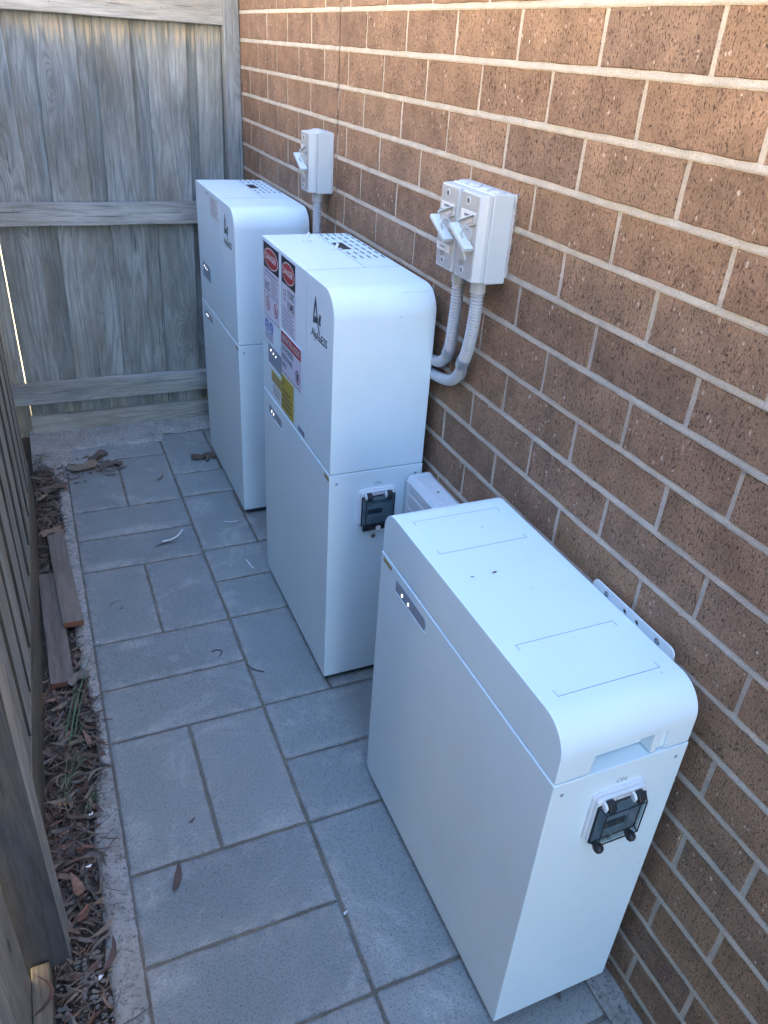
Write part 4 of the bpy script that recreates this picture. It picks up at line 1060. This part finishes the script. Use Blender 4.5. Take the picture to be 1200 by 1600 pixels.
# gravel showing near the camera
gr = MB()
for i in range(900):
    near = rnd() < .72
    y = ru(.35, .95) if near else ru(.95, 3.0); x = ru(xf(y) + .004, cx_edge(y) + (.01 if near else .008)); r = ru(.0018, .0052) if near else ru(.0015, .004)
    c = Vector((x, y, -.008 + r * .6)); ph = rnd() * 6; vs = []; fs = []
    for a in range(3):
        th = [.7, 1.5, 2.4][a]
        for k in range(6):
            f = 2 * pi * k / 6 + ph; rr_ = r * ru(.75, 1.2); vs.append(tuple(c + Vector((sin(th) * cos(f) * rr_ * 1.15, sin(th) * sin(f) * rr_, cos(th) * rr_ * .7))))
    fs = [tuple(range(6)), tuple(range(17, 11, -1))] + [(a * 6 + k, a * 6 + (k + 1) % 6, a * 6 + 6 + (k + 1) % 6, a * 6 + 6 + k) for a in range(2) for k in range(6)]
    gr.add(vs, fs, 0)
go = gr.build('gravel', 'pebble'); go['kind'] = 'stuff'; go['label'] = 'small pale gravel in the soil at the foot of the fence'; go['category'] = 'gravel'

def single_leaf(c, yaw, L_, W_, bend, curl, rv, label, grp='single fallen leaves', n=10, **kw):
    mb = MB(); leaf_geo(mb, c, yaw, L_, W_, bend, curl, rv=(rv, 0, 0), n=n, **kw); return tag(mb.build('fallen_leaf', 'leaf'), label, 'leaf', grp)
def broad_leaf(c, yaw, r, rv, label, seed):
    mb = MB(); rs = random.Random(seed); n = 15; vs = [(c[0], c[1], c[2] + .002)]
    for ring in (.55, 1.0):
        for k in range(n):
            a = 2 * pi * k / n; q = r * ring * (rs.uniform(.72, 1.12) if ring == 1 else 1) * (1.25 if abs(cos(a)) > .6 else .8)
            z = .003 * sin(3 * a) + (.010 * rs.random() if ring == 1 else .002)
            x, y = q * cos(a), q * sin(a) * .75; vs.append((c[0] + x * cos(yaw) - y * sin(yaw), c[1] + x * sin(yaw) + y * cos(yaw), c[2] + z + .003))
    fs = [(0, 1 + k, 1 + (k + 1) % n) for k in range(n)] + [(1 + k, 1 + n + k, 1 + n + (k + 1) % n, 1 + (k + 1) % n) for k in range(n)]
    mb.add(vs, fs, 0, None, (rv, 0, 0), True); return tag(mb.build('fallen_leaf', 'leaf'), label, 'leaf', 'single fallen leaves')
single_leaf((-.739, 1.045, .003), 1.25, .072, .0150, .12, .10, .05, 'long reddish-brown leaf lying across the paver joint at the lower left')
single_leaf((-.494, 2.780, .003), 1.00, .062, .011, .35, .15, .60, 'curved tan leaf alone on the paving at the back, right of the leaf drift')
single_leaf((-.624, 2.900, .004), .3, .055, .012, .2, .3, .45, 'small dark leaf curled at the right tip of the leaf drift')
single_leaf((-.550, 2.300, .003), .05, .085, .008, -.25, .05, .40, 'thin grey-brown sickle leaf on the paver beside the white strip')
single_leaf((-.750, 2.020, .003), .5, .055, .0040, -.5, .05, .45, 'thin dark crescent leaf in the middle of the left paver')
single_leaf((-.735, 1.990, .003), .9, .028, .0040, -.1, .05, .45, 'tiny dark sliver of leaf below the crescent leaf')
single_leaf((-.683, 1.170, .003), .6, .022, .006, .1, .2, .40, 'small brown leaf fragment on the large near paver')
broad_leaf((-.298, 2.905, .002), .1, .042, .28, 'crumpled broad brown leaf beside the foot of the farthest cabinet', 3)
broad_leaf((-.290, 2.870, .002), 1.1, .016, .45, 'small scrap of brown leaf touching the broad one by the farthest cabinet', 8)
broad_leaf((-.770, 2.935, .006), .1, .050, .90, 'large tan-orange leaf in the drift at the back left', 5)
broad_leaf((-.880, 2.790, .006), .4, .045, .25, 'big rusty brown leaf lying on the litter at the back left', 6)
broad_leaf((-.700, 3.020, .006), .9, .042, .45, 'dull purple-brown leaf standing at the top of the drift', 9)
broad_leaf((-.655, 2.930, .004), .2, .032, .45, 'crumpled brown leaf at the middle of the drift on the paving', 12)
broad_leaf((-.905, 2.440, .030), .2, .032, .95, 'rust-red leaf at the far end of the nearer-lying timber offcut', 14)
broad_leaf((-.880, 1.700, .018), .5, .026, .62, 'pale brown leaf stuck at the near end of the lower offcut', 15)
single_leaf((-.935, 1.080, .018), 1.75, .062, .024, .35, .9, .97, 'crumpled orange-brown leaf tucked against the dark post', roll=.4)
single_leaf((-.922, 1.020, .014), 1.0, .040, .021, .1, .5, 1.0, 'oval orange leaf just below the crumpled one by the post', roll=-.3)
single_leaf((-.885, .925, .008), 1.2, .075, .012, .3, .2, .02, 'dark red-brown pointed leaf on the concrete edge')
single_leaf((-.905, .750, .010), 1.9, .105, .014, .5, .3, .03, 'long dark red leaf curling near the bottom left corner')
single_leaf((-.935, .800, .010), 2.3, .090, .013, -.3, .3, .62, 'long tan leaf in the bottom left corner litter')
single_leaf((-1.004, .880, .033), 1.45, .080, .0085, .9, .05, .04, 'crescent shaped dark red leaf lying on the short plinth timber')
# timber offcuts
def offcut(pts, z0, z1, label):
    mb = MB(); vs = [(x, y, z0) for x, y in pts] + [(x, y, z1) for x, y in pts]; off = ru(0, 30)
    wc = [(x + off, z, y + off) for x, y, z in vs]
    mb.add(vs, [(0, 1, 2, 3), (7, 6, 5, 4), (1, 2, 6, 5), (3, 0, 4, 7), (2, 3, 7, 6)], 0, wc); mb.add([vs[0], vs[1], vs[5], vs[4]], [(0, 1, 2, 3)], 1)
    return tag(mb.build('timber_offcut', ['wood_off', 'cut_end'], bev=.0), label, 'timber', 'timber offcuts lying in the litter')
offcut([(-.902, 1.930), (-.846, 1.928), (-.868, 2.440), (-.921, 2.440)], .016, .034, 'flat brown timber offcut with a red sawn end, lying on top of the other')
offcut([(-.949, 1.705), (-.889, 1.700), (-.905, 2.225), (-.958, 2.225)], -.001, .0155, 'flat brown timber offcut partly under the other, nearer the camera')
# grass
gt = MB()
def blade(mb, base, tip, h, w, mi=0):
    b0 = Vector(base); t = Vector(tip); n = 8; side = (t - b0).cross(Vector((0, 0, 1))).normalized() * w; vs = []; fs = []
    for i in range(n + 1):
        s = i / n; q = b0.lerp(t, s); q.z += h * 4 * s * (1 - s); k = (1 - s) ** .6 + .05
        vs += [tuple(q - side * k), tuple(q + Vector((0, 0, -.0006))), tuple(q + side * k)]
    for i in range(n):
        for j in range(2): a = 3 * i + j; fs.append((a, a + 1, a + 4, a + 3))
    mb.add(vs, fs, mi, smooth=True)
def gz(u): return u
tuft = thing('grass_tuft', (-.905, 1.52, 0), 'small tuft of long green grass blades leaning over the concrete edge below the offcuts', 'grass tuft', 'grass tufts by the left fence')
for (b0, t, h, w) in (((-.918, 1.500, .0), (-.820, 1.815, .035), .030, .0019), ((-.926, 1.505, .0), (-.842, 1.790, .030), .040, .0015), ((-.905, 1.515, .0), (-.838, 1.700, .028), .030, .0016), ((-.930, 1.500, .0), (-.866, 1.690, .02), .03, .0012), ((-.900, 1.505, .0), (-.828, 1.610, .012), .02, .0011), ((-.910, 1.520, .0), (-.880, 1.640, .03), .02, .0010), ((-.915, 1.500, .0), (-.850, 1.560, .012), .02, .0010), ((-.922, 1.500, .0), (-.905, 1.400, .010), .02, .0010), ((-.908, 1.500, .0), (-.870, 1.420, .008), .02, .0011)):
    m_ = MB(); blade(m_, b0, t, h, w); m_.build('blade', 'grass', tuft)
tuft = thing('grass_tuft', (-.945, 1.36, 0), 'sparse yellowing grass tuft against the plinth of the left fence', 'grass tuft', 'grass tufts by the left fence')
for i in range(22):
    a = ru(-2.6, 1.6); L_ = ru(.03, .11); b0 = (-.935 + ru(-.02, .02), 1.37 + ru(-.05, .05), 0); m_ = MB()
    tip = (max(-.965, b0[0] + cos(a) * L_ * .7 + .015), b0[1] + sin(a) * L_, ru(.0, .03)); blade(m_, b0, tip, ru(.008, .03), ru(.0007, .0015)); m_.build('blade', 'grass' if i % 3 else 'grass_dry', tuft)
tuft = thing('grass_tuft', (-.90, 1.30, 0), 'straggly dry grass stems reaching from the litter onto the paver edge', 'grass tuft', 'grass tufts by the left fence')
for i in range(12):
    a = ru(-2.2, .9); L_ = ru(.05, .12); b0 = (-.885 + ru(-.006, .006), 1.315 + ru(-.01, .01), .004); m_ = MB()
    blade(m_, b0, (b0[0] + cos(a) * L_ * .55, b0[1] + sin(a) * L_, .004), ru(.003, .014), ru(.0006, .0013)); m_.build('blade', 'grass_dry' if i % 2 else 'grass', tuft)
# litter of the installers: cable ties, scraps
def strip(pts, r, name, mat, label, cat, grp=None, flat=None):
    m_ = MB(); m_.tube(catmull(pts, 6), r, 6); return tag(m_.build(name, mat), label, cat, grp)
strip([(-.560, 2.318, .004), (-.530, 2.322, .004), (-.505, 2.338, .004), (-.482, 2.372, .004)], .0030, 'cable_tie_end', 'white', 'bright white cut cable tie end on the paver beside the farthest cabinet', 'cable tie', 'cut cable tie ends')
strip([(-.318, 2.125, .004), (-.314, 2.105, .004), (-.312, 2.085, .004), (-.305, 2.065, .004)], .0024, 'cable_tie_end', 'white', 'short white cable tie end on the paving close to the middle cabinet', 'cable tie', 'cut cable tie ends')
strip([(-.330, 2.385, .003), (-.310, 2.375, .003), (-.285, 2.376, .003)], .0014, 'cable_tie_end', 'white', 'thin pale strand in the shadow at the foot of the farthest cabinet', 'cable tie', 'cut cable tie ends')
strip([(-.525, 1.708, .003), (-.508, 1.712, .003), (-.496, 1.700, .003), (-.506, 1.682, .003)], .0014, 'wire_offcut', 'rubber', 'small curled black wire offcut on the paving left of the middle cabinet', 'wire', 'black wire offcuts')
strip([(-.442, 1.625, .003), (-.430, 1.600, .003), (-.405, 1.580, .003)], .0014, 'wire_offcut', 'rubber', 'straight black wire offcut crossing the paver joint by the middle cabinet', 'wire', 'black wire offcuts')
def scrap(c, s, mat, label, grp, seed):
    rs = random.Random(seed); m_ = MB(); n = 11; vs = [(c[0], c[1], c[2] + .003)]
    an = rs.uniform(0, 3)
    for k in range(n):
        a = 2 * pi * k / n; r = s * rs.uniform(.45, 1.0); x, y = r * cos(a), r * sin(a) * .45
        vs.append((c[0] + x * cos(an) - y * sin(an), c[1] + x * sin(an) + y * cos(an), c[2] + rs.uniform(0, .005)))
    m_.add(vs, [(0, 1 + k, 1 + (k + 1) % n) for k in range(n)]); return tag(m_.build('plastic_scrap', mat), label, 'scrap', grp)
G = 'white plastic scraps'
scrap((-.439, .846, .002), .008, 'white', 'white plastic scrap on the long joint between the two rows of near pavers', G, 1)
scrap((-.905, 1.120, .018), .010, 'white', 'white wrapper scrap among the leaves beside the dark post', G, 2)
scrap((-.888, 1.255, .012), .009, 'label', 'crumpled pale scrap in the litter above the post foot', G, 3)
scrap((-.905, .885, .012), .009, 'white', 'small white scrap on the gravel near the bottom left corner', G, 4)
scrap((-.818, 1.850, .002), .005, 'label', 'tiny white fleck on the paver joint at the left edge', G, 5)
for i, (c, r, lab) in enumerate((((-.893, .760, .008), .012, 'pale chip of stone in the gravel at the bottom left'), ((-.885, .730, .008), .012, 'orange-brown pebble at the bottom left'))):
    m_ = MB(); m_.cyl((c[0], c[1], c[2] - .004), (0, 0, 1), r * .7, r * .7, 7, r2=r * .35); tag(m_.build('stone', 'pebble' if i == 0 else 'cut_end', bev=.002), lab, 'stone', 'larger stones in the litter')
# pegs left on top of the middle cabinet
for (c, d, L_, lab) in (((-.166, 1.965, 1.070), (.25, -.1, .9), .022, 'upright white plastic peg left on top of the middle cabinet, the farther one'), ((-.120, 1.870, 1.0705), (.3, .15, .7), .014, 'short white plastic peg on top of the middle cabinet, nearer its vent')):
    m_ = MB(); m_.cyl(c, d, .0036, L_, 10); m_.box(c[0] - .012, c[0] + .016, c[1] - .003, c[1] + .003, 1.0696, 1.0716); tag(m_.build('plastic_peg', 'white', bev=.0008), lab, 'peg', 'white pegs on the middle cabinet')
# a few specks of debris on the near lid
for i, (x, y, L_, a) in enumerate(((-.172, .905, .012, .2), (-.215, .905, .008, -.3), (-.120, 1.040, .006, .1))):
    m_ = MB(); leaf_geo(m_, (x, y, AT + .0012), a, L_, L_ * .3, .2, .1, rv=(.2, 0, 0), n=4)
    tag(m_.build('leaf_fragment', 'leaf'), ['reddish speck of leaf on the middle of the near cabinet lid', 'thin brown leaf sliver near the left edge of the near cabinet lid', 'dark crumb on the far square panel of the near cabinet lid'][i], 'leaf fragment', 'leaf fragments on the near cabinet lid')
